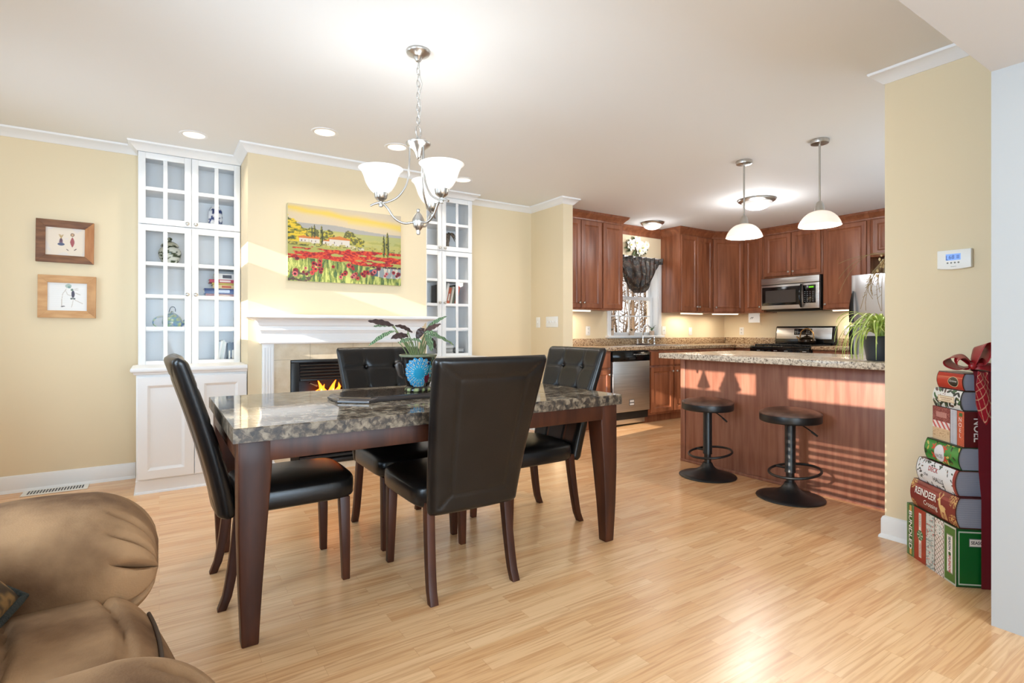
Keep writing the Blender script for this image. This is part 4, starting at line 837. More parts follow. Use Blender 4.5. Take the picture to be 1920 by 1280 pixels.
upper('cherry wall cabinet with two doors against the partition wall', (3.70, WF, 0), 0, .745, 1.372, [(.02, .405, 1.39, 2.415, (.375, 1.45)), (.413, .73, 1.39, 2.415, (.443, 1.45))], [(0, 0), (.745, 0)])
upper('narrow cherry wall cabinet beside the kitchen window, left of it', (4.447, WF, 0), 0, .345, 1.372, [(.012, .333, 1.39, 2.415, None)], [(0, 0), (.345, 0), (.345, .33)])
upper('cherry wall cabinet right of the kitchen window, two doors', (5.865, WF, 0), 0, .685, 1.372, [(.012, .342, 1.39, 2.415, (.322, 1.45)), (.348, .673, 1.39, 2.415, (.37, 1.45))], [(0, .33), (0, 0), (.685, 0)])
t = thing('wall_cabinet', 'cherry corner wall cabinet set at an angle between the two walls', 'cabinet', (6.552, WF, 0), math.atan2(-.225, .418)); W = math.hypot(.418, .225)
b = MB(); ca, sa = math.cos(-t.rotation_euler.z), math.sin(-t.rotation_euler.z); loc2 = lambda x, y: ((x-6.552)*ca-(y-WF)*sa, (x-6.552)*sa+(y-WF)*ca)
b.prism([(0, 0), (W, 0), loc2(7.295, 4.577), loc2(7.295, 5.125), loc2(6.555, 5.125)], 1.372, 2.44); b.build('cabinet_body', CH, t, bevel=.002)
wood_door(t, .012, W-.012, 1.39, 2.415, (.045, 1.45)); b = MB(); sweep(b, [(-.012, 0), (W+.012, 0)], CC); b.build('cabinet_crown', CH, t, smooth=30)
XF = 6.97; RZ = -PI/2
upper('narrow cherry wall cabinet between the corner cabinet and the microwave', (XF, 4.574, 0), RZ, .294, 1.372, [(.012, .282, 1.39, 2.415, (.255, 1.45))], [(-.02, 0), (.294, 0)])
upper('short cherry wall cabinet with two doors above the microwave', (XF, 4.278, 0), RZ, .79, 1.835, [(.02, .39, 1.855, 2.415, (.365, 1.90)), (.40, .77, 1.855, 2.415, (.428, 1.90))], [(0, 0), (.79, 0)])
upper('tall single-door cherry wall cabinet between microwave and refrigerator', (XF, 3.486, 0), RZ, .536, 1.385, [(.015, .50, 1.40, 2.415, (.04, 1.45))], [(0, 0), (.536, 0)])
upper('cherry wall cabinet above the refrigerator, mostly hidden by the yellow wall', (XF, 2.948, 0), RZ, .82, 1.98, [(.03, .405, 2.0, 2.415, (.38, 2.05)), (.415, .79, 2.0, 2.415, (.44, 2.05))], [(0, 0), (.82, 0)])
b = MB(); sweep(b, [(4.793, 5.13), (5.864, 5.13)], CC); b.box(4.793, 5.864, 5.122, 5.13, 2.40, 2.43); tag(b.build('valance_moulding', CH, smooth=30), 'length of cherry crown moulding along the wall over the kitchen window', 'moulding')

def base_cab(label, loc, rz, W, doors, drawers, depth=.60):
    t = thing('base_cabinet', label, 'cabinet', loc, rz)
    b = MB(); b.box(0, W, 0, depth, .10, .886); b.box(.0, W, .075, depth, 0, .10); b.build('cabinet_body', CH, t, bevel=.002)
    for x0, x1, kn in doors: wood_door(t, x0, x1, .125, .675, kn)
    for x0, x1, kn in drawers: wood_door(t, x0, x1, .70, .865, kn, 'drawer')
    return t
BF = 4.515
base_cab('cherry base cabinet left of the dishwasher, behind the dining chair', (3.70, BF, 0), 0, .622, [(.02, .30, (.275, .62)), (.31, .60, (.57, .62))], [(.02, .60, (.31, .78))], .61)
base_cab('cherry sink base cabinet with two doors right of the dishwasher', (4.948, BF, 0), 0, .90, [(.02, .425, (.395, .62)), (.445, .87, (.475, .62))], [(.02, .425, None), (.445, .87, None)], .61)
base_cab('cherry base cabinet under the corner worktop behind the island', (5.852, BF, 0), 0, .80, [(.02, .38, (.35, .62)), (.40, .74, (.43, .62))], [(.02, .38, (.2, .78)), (.40, .74, (.57, .78))], .61)
base_cab('cherry base cabinet left of the gas range', (6.66, 4.510, 0), RZ, .26, [(.012, .248, (.22, .62))], [(.012, .248, (.13, .78))], .63)
base_cab('cherry base cabinet between the gas range and the refrigerator', (6.66, 3.455, 0), RZ, .50, [(.015, .485, (.05, .62))], [(.015, .485, (.25, .78))], .63)
b = MB(); b.box(3.685, 7.295, 4.485, 5.125, .89, .932); b.box(6.62, 7.295, 4.252, 4.485, .89, .932); tag(b.build('worktop', M['granite'], bevel=.004), 'L-shaped brown granite worktop under the kitchen window', 'worktop')
b = MB(); b.box(6.62, 7.295, 2.955, 3.452, .89, .932); tag(b.build('worktop', M['granite'], bevel=.004), 'short brown granite worktop between range and refrigerator', 'worktop')
b = MB(); b.box(3.685, 7.275, 5.108, 5.128, .932, 1.022); b.box(7.278, 7.298, 4.252, 5.108, .932, 1.022); tag(b.build('backsplash', M['granite'], bevel=.003), 'brown granite upstand running behind the sink and round the corner', 'backsplash')
b = MB(); b.box(7.278, 7.298, 2.955, 3.452, .932, 1.022); tag(b.build('backsplash', M['granite'], bevel=.003), 'short brown granite upstand right of the gas range', 'backsplash')

t = thing('kitchen_sink', 'stainless sink with a rim set in the worktop under the window', 'sink', (5.33, 4.80, .932))
b = MB(); rr = lambda d, z: [(-.40+d, -.24+d, z), (.40-d, -.24+d, z), (.40-d, .24-d, z), (-.40+d, .24-d, z)]
b.loft([rr(0, .0005), rr(.002, .008), (rr(.02, .009)), rr(.03, .004), rr(.035, .0015)]); b.build('rim', mat('sink_steel', (222, 222, 224), .25, 1), t, smooth=30)
t = thing('faucet', 'chrome gooseneck faucet with two handles behind the sink', 'faucet', (5.40, 5.03, .943)); cr = mat('chrome', (226, 226, 228), .08, 1)
b = MB(); b.box(-.13, .13, -.025, .025, 0, .012); b.build('base_plate', cr, t, bevel=.005)
b = MB(); b.lathe([(.022, .01), (.02, .03), (.014, .05), (.012, .07), (0, .07)], 18); b.tube(bez([(0, 0, .06), (0, 0, .18), (0, 0, .26), (0, -.06, .30), (0, -.13, .24), (0, -.13, .17)], 20), .009, 12); b.build('spout', cr, t, smooth=50)
for sx in (-1, 1):
    b = MB(); b.lathe([(.02, .01), (.019, .025), (.012, .04), (.013, .055), (.008, .064), (0, .066)], 16, (sx*.1, 0, 0)); b.tube([(sx*.1, 0, .056), (sx*.135, -.02, .07)], .006, 8); b.build('handle', cr, t, smooth=50)
b = MB(); b.lathe([(.02, 0), (.02, .012), (.013, .03), (.012, .06), (.018, .085), (.015, .10), (0, .104)], 16, (.22, 0, 0)); b.build('sprayer', cr, t, smooth=50)

t = thing('dishwasher', 'stainless dishwasher with a black control strip under the worktop', 'dishwasher', (4.326, BF, 0)); W = .617
b = MB(); b.box(0, W, .01, .58, .08, .885); b.build('housing', M['black'], t)
b = MB(); b.box(.006, W-.006, -.028, .01, .175, .765); b.build('door', M['steel'], t, bevel=.006, seg=3)
b = MB(); b.loft([[(x, -.03, .768), (x, -.024, .875), (x, .01, .875), (x, .01, .768)] for x in (.004, W-.004)]); cp = b.build('control_panel', M['gblack'], t, bevel=.003)
MB().box(.26, .36, -.034, -.026, .785, .805).build('handle_pocket', M['black'], cp)
b = MB()
for k in range(9): b.box(.34+k*.026, .355+k*.026, -.0275, -.024, .838, .845)
b.build('control_marks', mat('control_print', (170, 170, 172), .5), cp)
b = MB(); b.box(.02, W-.02, .04, .06, .02, .155); b.build('kick_plate', M['steel'], t, bevel=.003)
b = MB(); b.box(.265, .345, -.031, -.027, .245, .315); bd = b.build('maker_badge', mat('badge', (120, 118, 116), .4, .6), t)
b = MB(); b.box(.272, .338, -.032, -.0305, .285, .309); b.box(.272, .338, -.032, -.0305, .251, .272); b.build('badge_stripes', mat('badge_pale', (226, 224, 220), .4), bd)

# gas range
t = thing('gas_range', 'black and stainless gas range with a raised control back', 'stove', (6.62, 4.243, 0)); t.rotation_euler.z = RZ; W = .781
b = MB(); b.box(0, W, .02, .655, .01, .905); b.build('oven_body', M['black'], t, bevel=.003)
b = MB(); b.box(.0, W, -.02, .60, .905, .917); b.build('cooktop', M['gblack'], t, bevel=.003)
b = MB(); b.loft([[(x, -.012, .80), (x, -.03, .90), (x, .02, .90), (x, .02, .80)] for x in (0, W)]); fp = b.build('front_panel', M['gblack'], t, bevel=.002)
for x_ in (.18, .27, .55, .64):
    b = MB(); b.T = Matrix.Translation((x_, -.022, .852)) @ Matrix.Rotation(PI/2, 4, 'X'); b.lathe([(0, 0), (.020, 0), (.019, .022), (.016, .026), (0, .026)], 18); b.box(-.003, .003, -.018, .018, .024, .034); b.build('knob', M['black'], fp, smooth=40)
b = MB()
for x_ in (.10, .33, .47, .70): b.box(x_, x_+.045, -.0275, -.02, .862, .867)
b.build('dial_marks', mat('dial_print', (190, 190, 190), .5), fp)
b = MB(); b.box(.03, W-.03, -.03, .02, .16, .78); b.build('oven_door', M['gblack'], t, bevel=.004)
b = MB(); b.tube([(.08, -.06, .74), (W-.08, -.06, .74)], .011, 10); b.build('oven_handle', M['steel'], t, smooth=50)
for gx in (.20, .58):
    b = MB()
    for y_ in (.08, .30, .52): b.box(gx-.17, gx+.17, y_-.006, y_+.006, .93, .943)
    for x_ in (gx-.17, gx-.06, gx+.06, gx+.17): b.box(x_-.006, x_+.006, .05, .55, .93, .943); b.box(x_-.006, x_+.006, .05, .062, .915, .943); b.box(x_-.006, x_+.006, .538, .55, .915, .943)
    b.build('burner_grate', M['black'], t, bevel=.002)
    for y_ in (.17, .42): b = MB(); b.lathe([(0, .916), (.05, .916), (.048, .926), (.03, .932), (0, .933)], 20, (gx, y_, 0)); b.build('burner', M['black'], t, smooth=40)
b = MB(); b.loft([[(x, .575, .917), (x, .575, .99), (x, .60, 1.16), (x, .612, 1.182), (x, .655, 1.182), (x, .655, .917)] for x in (-.005, W+.005)]); bp = b.build('back_guard', M['gblack'], t, bevel=.008, seg=3)
b = MB(); b.loft([[(x, .572, 1.01), (x, .594, 1.163), (x, .602, 1.163), (x, .58, 1.01)] for x in (.012, W-.03)]); b.build('steel_fascia', M['steel'], bp, bevel=.004)
b = MB(); b.loft([[(x, .578, 1.065), (x, .588, 1.15), (x, .598, 1.15), (x, .586, 1.065)] for x in (.26, .50)]); b.build('clock_panel', M['gblack'], bp, bevel=.003)
b = MB()
for k in range(4):
    for j in range(3): zz = 1.082+j*.022; yy = .5785+(zz-1.065)*.118; b.box(.275+k*.026+(.10 if k > 1 else 0), .29+k*.026+(.10 if k > 1 else 0), yy-.002, yy+.004, zz, zz+.007)
b.build('clock_marks', mat('key_print', (150, 156, 158), .5), bp)
t = thing('kettle', 'black and bronze tea kettle with an arched handle on the gas range', 'kettle', (7.06, 3.735, .9445)); km = mat('bronze_black_enamel', (44, 34, 24), .15, .6)
b = MB(); b.lathe(dense([(.07, 0), (.095, .01), (.104, .035), (.098, .06), (.074, .085), (.04, .098), (.034, .10)], 4)+[(0, .10)], 36); b.build('body', km, t, smooth=60)
bz = mat('brass_handle', (172, 134, 84), .25, .8); b = MB(); b.lathe([(0, .1), (.036, .1), (.03, .108), (.01, .112), (.012, .125), (0, .128)], 24); b.build('lid', km, t, smooth=50)
b = MB(); b.tube(bez([(0, .085, .075), (0, .10, .20), (0, 0, .25), (0, -.10, .20), (0, -.085, .075)], 20), [.007+.004*math.sin(PI*i/20) for i in range(21)], 10); b.build('handle', bz, t, smooth=60)
b = MB(); b.tube(bez([(0, .085, .055), (0, .11, .075), (0, .135, .10)], 8), [.018-.0012*i for i in range(9)], 12); b.build('spout', bz, t, smooth=60)

# microwave
t = thing('microwave', 'stainless over-the-range microwave with a dark door and curved black handle', 'microwave', (6.90, 4.272, 1.405)); t.rotation_euler.z = RZ; W = .778; Hh = .42
b = MB(); b.box(0, W, .03, .39, 0, Hh); b.build('housing', M['black'], t, bevel=.003)
b = MB(); b.box(0, W-.004, 0, .03, .335, Hh); b.build('vent_band', M['steel'], t, bevel=.004)
b = MB(); b.box(0, W-.22, 0, .03, .004, .328); dr = b.build('door', M['steel'], t, bevel=.004); b = MB(); b.box(.015, W-.235, -.003, .01, .055, .30); b.build('door_glass', M['gblack'], dr, bevel=.003)
b = MB(); b.box(.065, W-.30, -.0045, .0, .09, .255); b.build('window_mesh', mat('oven_mesh', (74, 68, 64), .25), dr)
b = MB(); b.tube(bez([(W-.222, -.012, .02), (W-.225, -.055, .08), (W-.225, -.062, .165), (W-.225, -.055, .25), (W-.222, -.012, .312)], 18), [.012+.005*math.sin(PI*i/18) for i in range(19)], 12); b.build('handle', M['gblack'], dr, smooth=60)
b = MB(); b.box(W-.216, W-.004, 0, .03, .004, .328); cp = b.build('control_surround', M['steel'], t, bevel=.004); b = MB(); b.box(W-.205, W-.045, -.003, .01, .07, .30); b.build('keypad', M['gblack'], cp, bevel=.003)
b = MB()
for j in range(6):
    for k in range(4): b.box(W-.19+k*.034, W-.174+k*.034, -.004, 0, .09+j*.024, .098+j*.024)
b.build('key_marks', mat('keypad_print', (130, 132, 134), .5), cp)
b = MB(); b.box(W-.13, W-.07, -.0042, 0, .262, .282); b.build('clock_display', mat('green_display', (120, 220, 40), .4, emit=((120, 220, 40), .3)), cp)
b = MB(); b.loft([[(x, .05, -.001), (x, .36, -.001), (x, .33, -.022), (x, .09, -.022)] for x in (.03, W-.03)]); b.build('underside', M['black'], t)

# refrigerator
t = thing('refrigerator', 'stainless top-freezer refrigerator with long black curved handles', 'refrigerator', (6.46, 2.93, 0)); t.rotation_euler.z = RZ; W = .80
b = MB(); b.box(0, W, .07, .80, .02, 1.735); b.build('cabinet_body', mat('fridge_side_black', (34, 34, 36), .4), t, bevel=.006)
fs = mat('fridge_steel', (206, 207, 208), .3, .75)
def fdoor(z0, z1):
    b = MB(); prof = [(0, .06), (0, .012)]+[(W*k/14, -.018*math.sin(PI*k/14)) for k in range(1, 14)]+[(W, .012), (W, .06)]
    b.prism(prof, z0, z1); return b.build('door', fs, t, bevel=.004, smooth=50)
for z0, z1, hz in ((.06, 1.185, (1.17, .72)), (1.20, 1.738, (1.215, 1.56))):
    d = fdoor(z0, z1); b = MB(); a, c = hz; n = 16
    pts = [(.035-.008*math.sin(PI*i/n/1.2), -.012-.05*math.sin(PI*(.5-.5*abs(i/n)))*1.0, a+(c-a)*i/n) for i in range(n+1)]
    b.loft([[(x-w_, y_+.008, z_), (x+w_, y_+.008, z_), (x+w_*.8, y_-.014, z_), (x-w_*.8, y_-.014, z_)] for (x, y_, z_), w_ in zip(pts, [.024-.018*(i/n)**3 for i in range(n+1)])]); b.build('handle', M['gblack'], d, smooth=60, bevel=.002)

# under-cabinet strip lights
def strip(label, loc, rz, L, w_=4.0):
    t = thing('strip_light', label, 'light', loc, rz, 'under-cabinet strip lights'); b = MB(); b.box(0, L, 0, .04, .014, .022); b.build('housing', M['white'], t, bevel=.002)
    b = MB(); b.box(.01, L-.01, .003, .037, 0, .014); b.build('diffuser', M['lens'], t, bevel=.004)
    c, s_ = math.cos(rz), math.sin(rz); lamp('strip_lamp', 'AREA', (loc[0]+c*L/2-s_*.1, loc[1]+s_*L/2+c*.1, loc[2]-.004), w_, (1, .88, .70), (0, 0, -1), L*.9, .03) if abs(rz) < .1 else lamp('strip_lamp', 'AREA', (loc[0]+c*L/2-s_*.1, loc[1]+s_*L/2+c*.1, loc[2]-.004), w_, (1, .88, .70), (0, 0, -1), .2)
strip('lit strip light under the cabinet beside the partition wall', (3.72, 4.86, 1.350), 0, .62); strip('lit strip light under the cabinet right of the kitchen window', (5.98, 4.86, 1.350), 0, .46, 3)
strip('lit strip light under the angled corner cabinet', (6.60, 4.83, 1.350), math.atan2(-.225, .418), .40, 3); strip('lit strip light under the tall cabinet beside the refrigerator', (7.0, 3.40, 1.363), RZ, .38, 3.5)

# ------------------------------------------------------------------ island and stools
t = thing('kitchen_island', 'reddish brown panelled kitchen island base behind the two stools', 'island', (3.775, .9, 0)); IL = 2.175
b = MB(); b.box(.0, .78, .0, IL, 0, .888); b.build('island_body', M['panel'], t, bevel=.002)
b = MB(); b.box(-.008, 0, IL-.045, IL+.002, .0, .887); b.box(-.012, 0, 0, IL+.002, 0, .022); b.build('edge_trim', M['panel'], t, bevel=.003)
b = MB(); b.box(3.53, 4.62, .88, 3.112, .889, .932); tag(b.build('island_top', M['igranite'], bevel=.006, seg=3), 'pale speckled granite bar top resting on the island', 'worktop')
def make_stool(loc, label):
    t = thing('bar_stool', label, 'stool', loc, 0, 'round bar stools')
    b = MB(); b.lathe([(0, 0), (.205, 0), (.212, .004), (.21, .008), (.17, .020), (.10, .040), (.06, .062), (.042, .085), (.034, .105), (.0, .105)], 56); b.build('base', M['satin'], t, smooth=60)
    b = MB(); b.lathe([(.026, .09), (.026, .17), (.034, .172), (.034, .178), (.033, .18), (.033, .515), (.05, .52), (0, .52)], 28); b.build('column', M['satin'], t, smooth=40)
    b = MB(); c = Vector((-.035, -.05, .195)); pts = [c+Vector((.155*math.cos(2*PI*k/48), .155*math.sin(2*PI*k/48), .02*math.cos(2*PI*k/48+.3))) for k in range(48)]; b.tube(pts, .0085, 10, loop=True); b.tube([(0, .03, .195), (0, .10, .195)], .008, 8); b.build('foot_ring', M['satin'], t, smooth=60)
    b = MB(); b.lathe([(0, .512), (.18, .512), (.188, .516), (.19, .522), (.19, .56), (.188, .566), (0, .566)], 56); b.build('seat_band', M['satin'], t, smooth=45)
    b = MB(); b.lathe([(.19, .562), (.192, .568), (.186, .576), (.16, .588), (.11, .598), (.05, .602), (0, .603)], 56); b.build('seat_pad', mat('brown_bonded_leather', (74, 52, 44), .42, c2=(110, 80, 66), scale=(14, 14, 14), detail=6, bump=(180, .2)), t, smooth=70)
    b = MB(); b.tube(bez([(-.02, -.06, .512), (-.03, -.12, .495), (-.05, -.19, .46)], 8), .0045, 8); b.tube([(-.045, -.165, .472), (-.053, -.205, .452)], .007, 8); b.build('height_lever', M['satin'], t, smooth=60)
    return t
st1 = make_stool((3.542, 2.635, 0), 'black pedestal bar stool at the far end of the island, nearer the dining table'); clone(st1, (3.542, 1.985, 0), 0, 'black pedestal bar stool at the island, nearer the yellow wall')

# spider plant on the island
t = thing('spider_plant', 'trailing spider plant in a dark pot on the island top beside the wall', 'plant', (3.80, 1.545, .932))
b = MB(); b.lathe([(.0, 0), (.075, 0), (.08, .006), (.094, .09), (.10, .145), (.104, .15), (.10, .155), (.09, .15), (.088, .14), (0, .14)], 36); b.build('pot', mat('dark_grey_pot', (52, 58, 66), .35), t, smooth=50)
b = MB(); r5 = random.Random(11)
for k in range(120):
    a = r5.uniform(0, 2*PI); R = r5.uniform(.10, .27); hgt = r5.uniform(.05, .17); dr = r5.uniform(-.12, .12) if k % 3 else r5.uniform(-.02, .2); c, s_ = math.cos(a), math.sin(a)
    ez = max(.012, .15+hgt*.55-r5.random()**2*.26); sw = r5.uniform(-.06, .06)
    if 3.80+c*R < 3.40 and 1.545+s_*R < 1.36: continue
    leaf(b, bez([(c*.02, s_*.02, .14), (c*R*.35, s_*R*.35, .15+hgt*1.5), (c*R*1.0-s_*sw, s_*R+c*sw, .15+hgt*.9), (c*R*1.02-s_*sw*2, s_*R*1.02+c*sw*2, ez)], 14), r5.uniform(.005, .0085), fold=.35, nw=4, wfn=lambda f: (1-f**3)*.9+.05)
gm = mat('variegated_leaf', (150, 184, 60), .4, c2=(214, 226, 140), scale=(40, 40, 12)); b.build('foliage', gm, t, smooth=80)
b = MB()
for k in range(8):
    a = r5.uniform(1.8, 4.2); R = r5.uniform(.12, .16); b.tube(bez([(0, 0, .14), (math.cos(a)*R*.8, math.sin(a)*R*.8, .26), (math.cos(a)*R*1.4, math.sin(a)*R*1.4, .15), (math.cos(a)*R*1.15, math.sin(a)*R*1.15, .01)], 12), .002, 5)
b.build('runner', mat('plant_runner', (196, 206, 120), .5), t, smooth=70)

# dried spray on the end of the yellow wall
t = thing('dried_spray', 'wispy dried flower spray hanging on the end of the yellow wall above the island', 'plant', (3.36, 1.335, 1.50)); dm = mat('dried_stem', (138, 116, 74), .7); b = MB()
for k in range(12):
    a = r5.uniform(-.9, .9); ln = r5.uniform(.12, .3); p = [(0, 0, .03), (a*.05, .05, -.02), (a*.12, .075+.03*(k % 3), -ln*.5), (a*.14, .06+.02*(k % 4), -ln)]; b.tube(bez(p, 8), .0014, 5)
    for j in range(3): q = bez(p, 8)[4+j]; b.tube([q, q+Vector((r5.uniform(-.02, .02), r5.uniform(0, .03), r5.uniform(-.03, .01)))], .0012, 4)
for k in range(3): b.tube(bez([(0, 0, .04), (.0, .09, .06+.02*k), (.02, .20, .05-.02*k), (.03, .27, .02-.09*k)], 10), .0013, 5)
b.build('stems', dm, t, smooth=60)
b = MB()
for k in range(9): blob(b, (r5.uniform(-.04, .03), r5.uniform(.01, .05), r5.uniform(-.10, .07)), (.007, .006, .010), 8, 6)
b.build('seed_heads', mat('dried_petal', (196, 176, 134), .7), t, smooth=60)

# valance, magnolia spray, sill pots
t = thing('valance', 'dark brown camouflage swag valance gathered across the kitchen window', 'curtain', (5.35, 5.085, 2.065))
def camo(U, V):
    a = np.zeros((len(U), 3)); a[:] = L3((58, 50, 44)); n = fbm(U*14, V*9+2); n2 = fbm(U*40+7, V*30+1); paint(a, (n > .55).astype(float), (92, 80, 70)); paint(a, (n < .4).astype(float), (30, 26, 24)); paint(a, (n2 > .62).astype(float), (128, 112, 94)); paint(a, ((n2 < .33) & (n > .45)).astype(float), (112, 66, 50)); return a*.6
def swag(u, v):
    x = 2*u-1; dr = .04+.40*max(0, 1-abs(x)**3.6)**.8; nar = 1-.36*v; f = math.sin(u*46+math.sin(u*9)*2)
    z = -.0-dr*v; y = -.02-.016*f*(1-.5*v)-.05*math.sin(PI*min(1, v*1.1))*(1-x*x)-.014*math.sin(v*16+3*abs(x)*3)*v
    return (x*.455*nar, y, z)
b = MB(); b.grid(150, 44, swag, camo); b.build('swag', VC, t, smooth=80)
b = MB(); b.grid(200, 8, lambda u, v: ((2*u-1)*.475, -.025-.017*math.sin(u*72)*(.4+v), -.035+.075*v+.011*math.sin(u*39+1)*v), camo); b.build('ruffle', VC, t, smooth=80)
b = MB(); b.tube([(-.46, .006, 0), (.46, .006, 0)], .008, 8); b.build('curtain_rod', M['white'], t, smooth=60)
t = thing('flower_spray', 'white artificial magnolia spray hung on the wall above the kitchen window', 'flowers', (5.36, 5.125, 2.25)); pm = mat('white_petal', (246, 244, 228), .6); yl = mat('cream_centre', (214, 206, 120), .6); b, l, ctr = MB(), MB(), MB()
for fx, fz, s_ in [(-.13, .01, .085), (-.02, .045, .095), (.10, -.01, .09), (.03, -.06, .07), (.16, .03, .06)]:
    for ring, n_, tilt in [(1, 7, .35), (.6, 5, .75)]:
        for k in range(n_):
            a = 2*PI*k/n_+ring; d = Vector((math.cos(a), 0, math.sin(a))); o_ = Vector((fx, -.035, fz)); leaf(b, bez([o_, o_+d*s_*.5*ring+Vector((0, -.02, 0)), o_+d*s_*ring+Vector((0, -.05*tilt, 0))], 6), s_*.3, (0, -1, 0), .2)
    blob(ctr, (fx, -.055, fz), (.012, .012, .012), 8, 6)
for k in range(22):
    a = r5.uniform(0, 2*PI); d = Vector((math.cos(a)*1.6, 0, math.sin(a))); leaf(l, bez([d*.05+Vector((0, -.01, 0)), d*.10+Vector((0, -.03, 0)), d*r5.uniform(.125, .155)+Vector((0, -.02, 0))], 6), .016, (0, -1, 0), .2)
b.build('petals', pm, t, smooth=80); l.build('leaves', mat('dull_leaf', (92, 106, 70), .5), t, smooth=80); ctr.build('flower_centre', yl, t, smooth=60)
def sillpot(x, label, kind):
    t = thing('sill_pot', label, 'plant', (x, 5.165, 1.06)); b = MB(); b.lathe([(0, 0), (.030, 0), (.035, .05), (.038, .056), (.034, .06), (.03, .05), (0, .05)], 20); b.build('pot', mat('pale_clay', (212, 190, 168), .6, c2=(190, 160, 136), scale=(30, 30, 30)), t, smooth=50); b = MB()
    for k in range(11 if kind else 9):
        a = k*2.4; ln = (.09 if kind else .05)*(.6+.5*r5.random()); leaf(b, bez([(0, 0, .048), (math.cos(a)*ln*.25, math.sin(a)*ln*.25, .05+ln*.7), (math.cos(a)*ln*.8, math.sin(a)*ln*.8, .05+ln*(.9 if kind else .7))], 6), .008, fold=.4)
    b.build('foliage', mat('succulent_green', (70, 110, 76) if kind else (94, 90, 66), .45), t, smooth=80)
sillpot(4.955, 'small clay pot at the left end of the kitchen windowsill', 0); sillpot(5.33, 'small pot in the middle of the kitchen windowsill behind the faucet', 0); sillpot(5.72, 'spiky green succulent in a pot at the right end of the windowsill', 1)

# switches, outlets, note card
def plate(label, loc, rz, kind, W=.072, n=1):
    t = thing('wall_outlet' if kind == 'o' else 'light_switch', label, 'outlet' if kind == 'o' else 'switch', loc, rz); b = MB(); b.box(-W/2, W/2, -.006, 0, -.058, .058); b.build('plate', M['plate'], t, bevel=.003)
    for k in range(n):
        xc = (k-(n-1)/2)*.046; b = MB()
        if kind == 'o':
            for zz in (-.024, .024): b.box(xc-.015, xc+.015, -.0085, -.005, zz-.014, zz+.014)
            o = b.build('socket', mat('socket_white', (226, 224, 218), .4), t, bevel=.003); b = MB()
            for zz in (-.024, .024): b.box(xc-.007, xc-.004, -.0088, -.008, zz-.002, zz+.008); b.box(xc+.004, xc+.007, -.0088, -.008, zz-.002, zz+.008)
            b.build('slots', M['black'], o)
        else: b.box(xc-.006, xc+.006, -.018, -.005, -.008, .012); b.build('toggle', M['plate'], t, bevel=.002)
plate('white single outlet plate on the partition wall, left of the switches', (3.549, 4.86, 1.214), RZ, 's'); plate('wide white four-toggle switch plate on the partition wall', (3.549, 4.608, 1.216), RZ, 's', .212, 4)
plate('white outlet on the kitchen wall left of the window', (4.516, 5.129, 1.12), 0, 'o'); plate('white switch plate close to the right edge of the kitchen window', (5.925, 5.129, 1.125), 0, 's'); plate('white switch plate between window and corner, under the two-door cabinet', (6.494, 5.129, 1.112), 0, 's')
plate('white outlet on the range wall left of the stove', (7.299, 4.83, 1.115), RZ, 'o'); plate('white double switch plate between the stove and the refrigerator', (7.299, 3.33, 1.125), RZ, 's', .115, 2)
t = thing('note_card', 'white card with dark scribbles hanging under the narrow wall cabinet', 'card', (7.0, 4.44, 1.371)); t.rotation_euler.z = RZ; b = MB(); b.box(-.085, .085, -.001, .001, -.135, -.002); b.build('card', mat('white_card', (244, 244, 240), .6), t)
b = MB()
for k in range(6): b.tube(bez([(-.06+.008*k, -.0015, -.09+.01*(k % 3)), (-.05+.008*k, -.0015, -.055), (-.035+.006*k, -.0015, -.07+.012*(k % 2))], 5), .0016, 4)
b.build('scribble', M['black'], t); b = MB(); b.tube(bez([(.06, 0, -.003), (.12, -.01, -.06), (.08, .005, -.14), (.11, 0, -.17)], 12), .0012, 5); b.build('wire', mat('thin_wire', (150, 140, 130), .4), t)

# thermostat
t = thing('thermostat', 'white thermostat with a blue lit display on the yellow wall', 'thermostat', (3.294, 1.012, 1.472)); t.rotation_euler.z = RZ; b = MB(); N = 14; hw, hh = .068, .047
pts = [(-hw, -hh+.004)]+[(-hw+2*hw*k/N, -hh-.006*math.sin(PI*k/N)+.004) for k in range(1, N)]+[(hw, -hh+.004), (hw, hh), (-hw, hh)]
b.loft([[(x, 0, z) for x, z in pts], [(x, -.022, z) for x, z in pts], [(x*.985, -.026, z*.98) for x, z in pts]]); b.build('case', M['plate'], t, bevel=.0015, smooth=40)
b = MB(); b.box(-.032, .027, -.0268, -.024, -.004, .027); dsp = b.build('display', mat('blue_lcd', (120, 160, 226), .3, emit=((110, 150, 225), .35)), t)
ink = mat('lcd_ink', (40, 70, 150), .4); text(dsp, '68', .028, lambda x, y: (-.009+x, -.0272, .0105+y), ink, 'digits', xs=.85); b = MB()
for zz in (.004, .010, .016): b.box(.011, .022, -.0272, -.0265, zz, zz+.003)
b.box(-.031, -.0285, -.0272, -.0265, -.002, .02); b.box(-.031, -.022, -.0272, -.0265, -.002, .0005); b.build('display_marks', ink, dsp)
for k in range(4): b = MB(); b.T = Matrix.Translation((-.025+k*.0145, -.0255, -.0165)) @ Matrix.Rotation(PI/2, 4, 'X'); b.lathe([(0, 0), (.0042, 0), (.0038, .0022), (0, .0025)], 14); b.build('button', mat('grey_button', (124, 122, 112), .5), t, smooth=40)
b = MB(); b.tube([(-.012, -.0264, -.034), (-.009, -.0264, -.036), (-.006, -.0264, -.035), (.0, -.0264, -.0353), (.01, -.0264, -.0347)], .0009, 4); b.build('maker_mark', mat('grey_print', (96, 96, 96), .5), t)

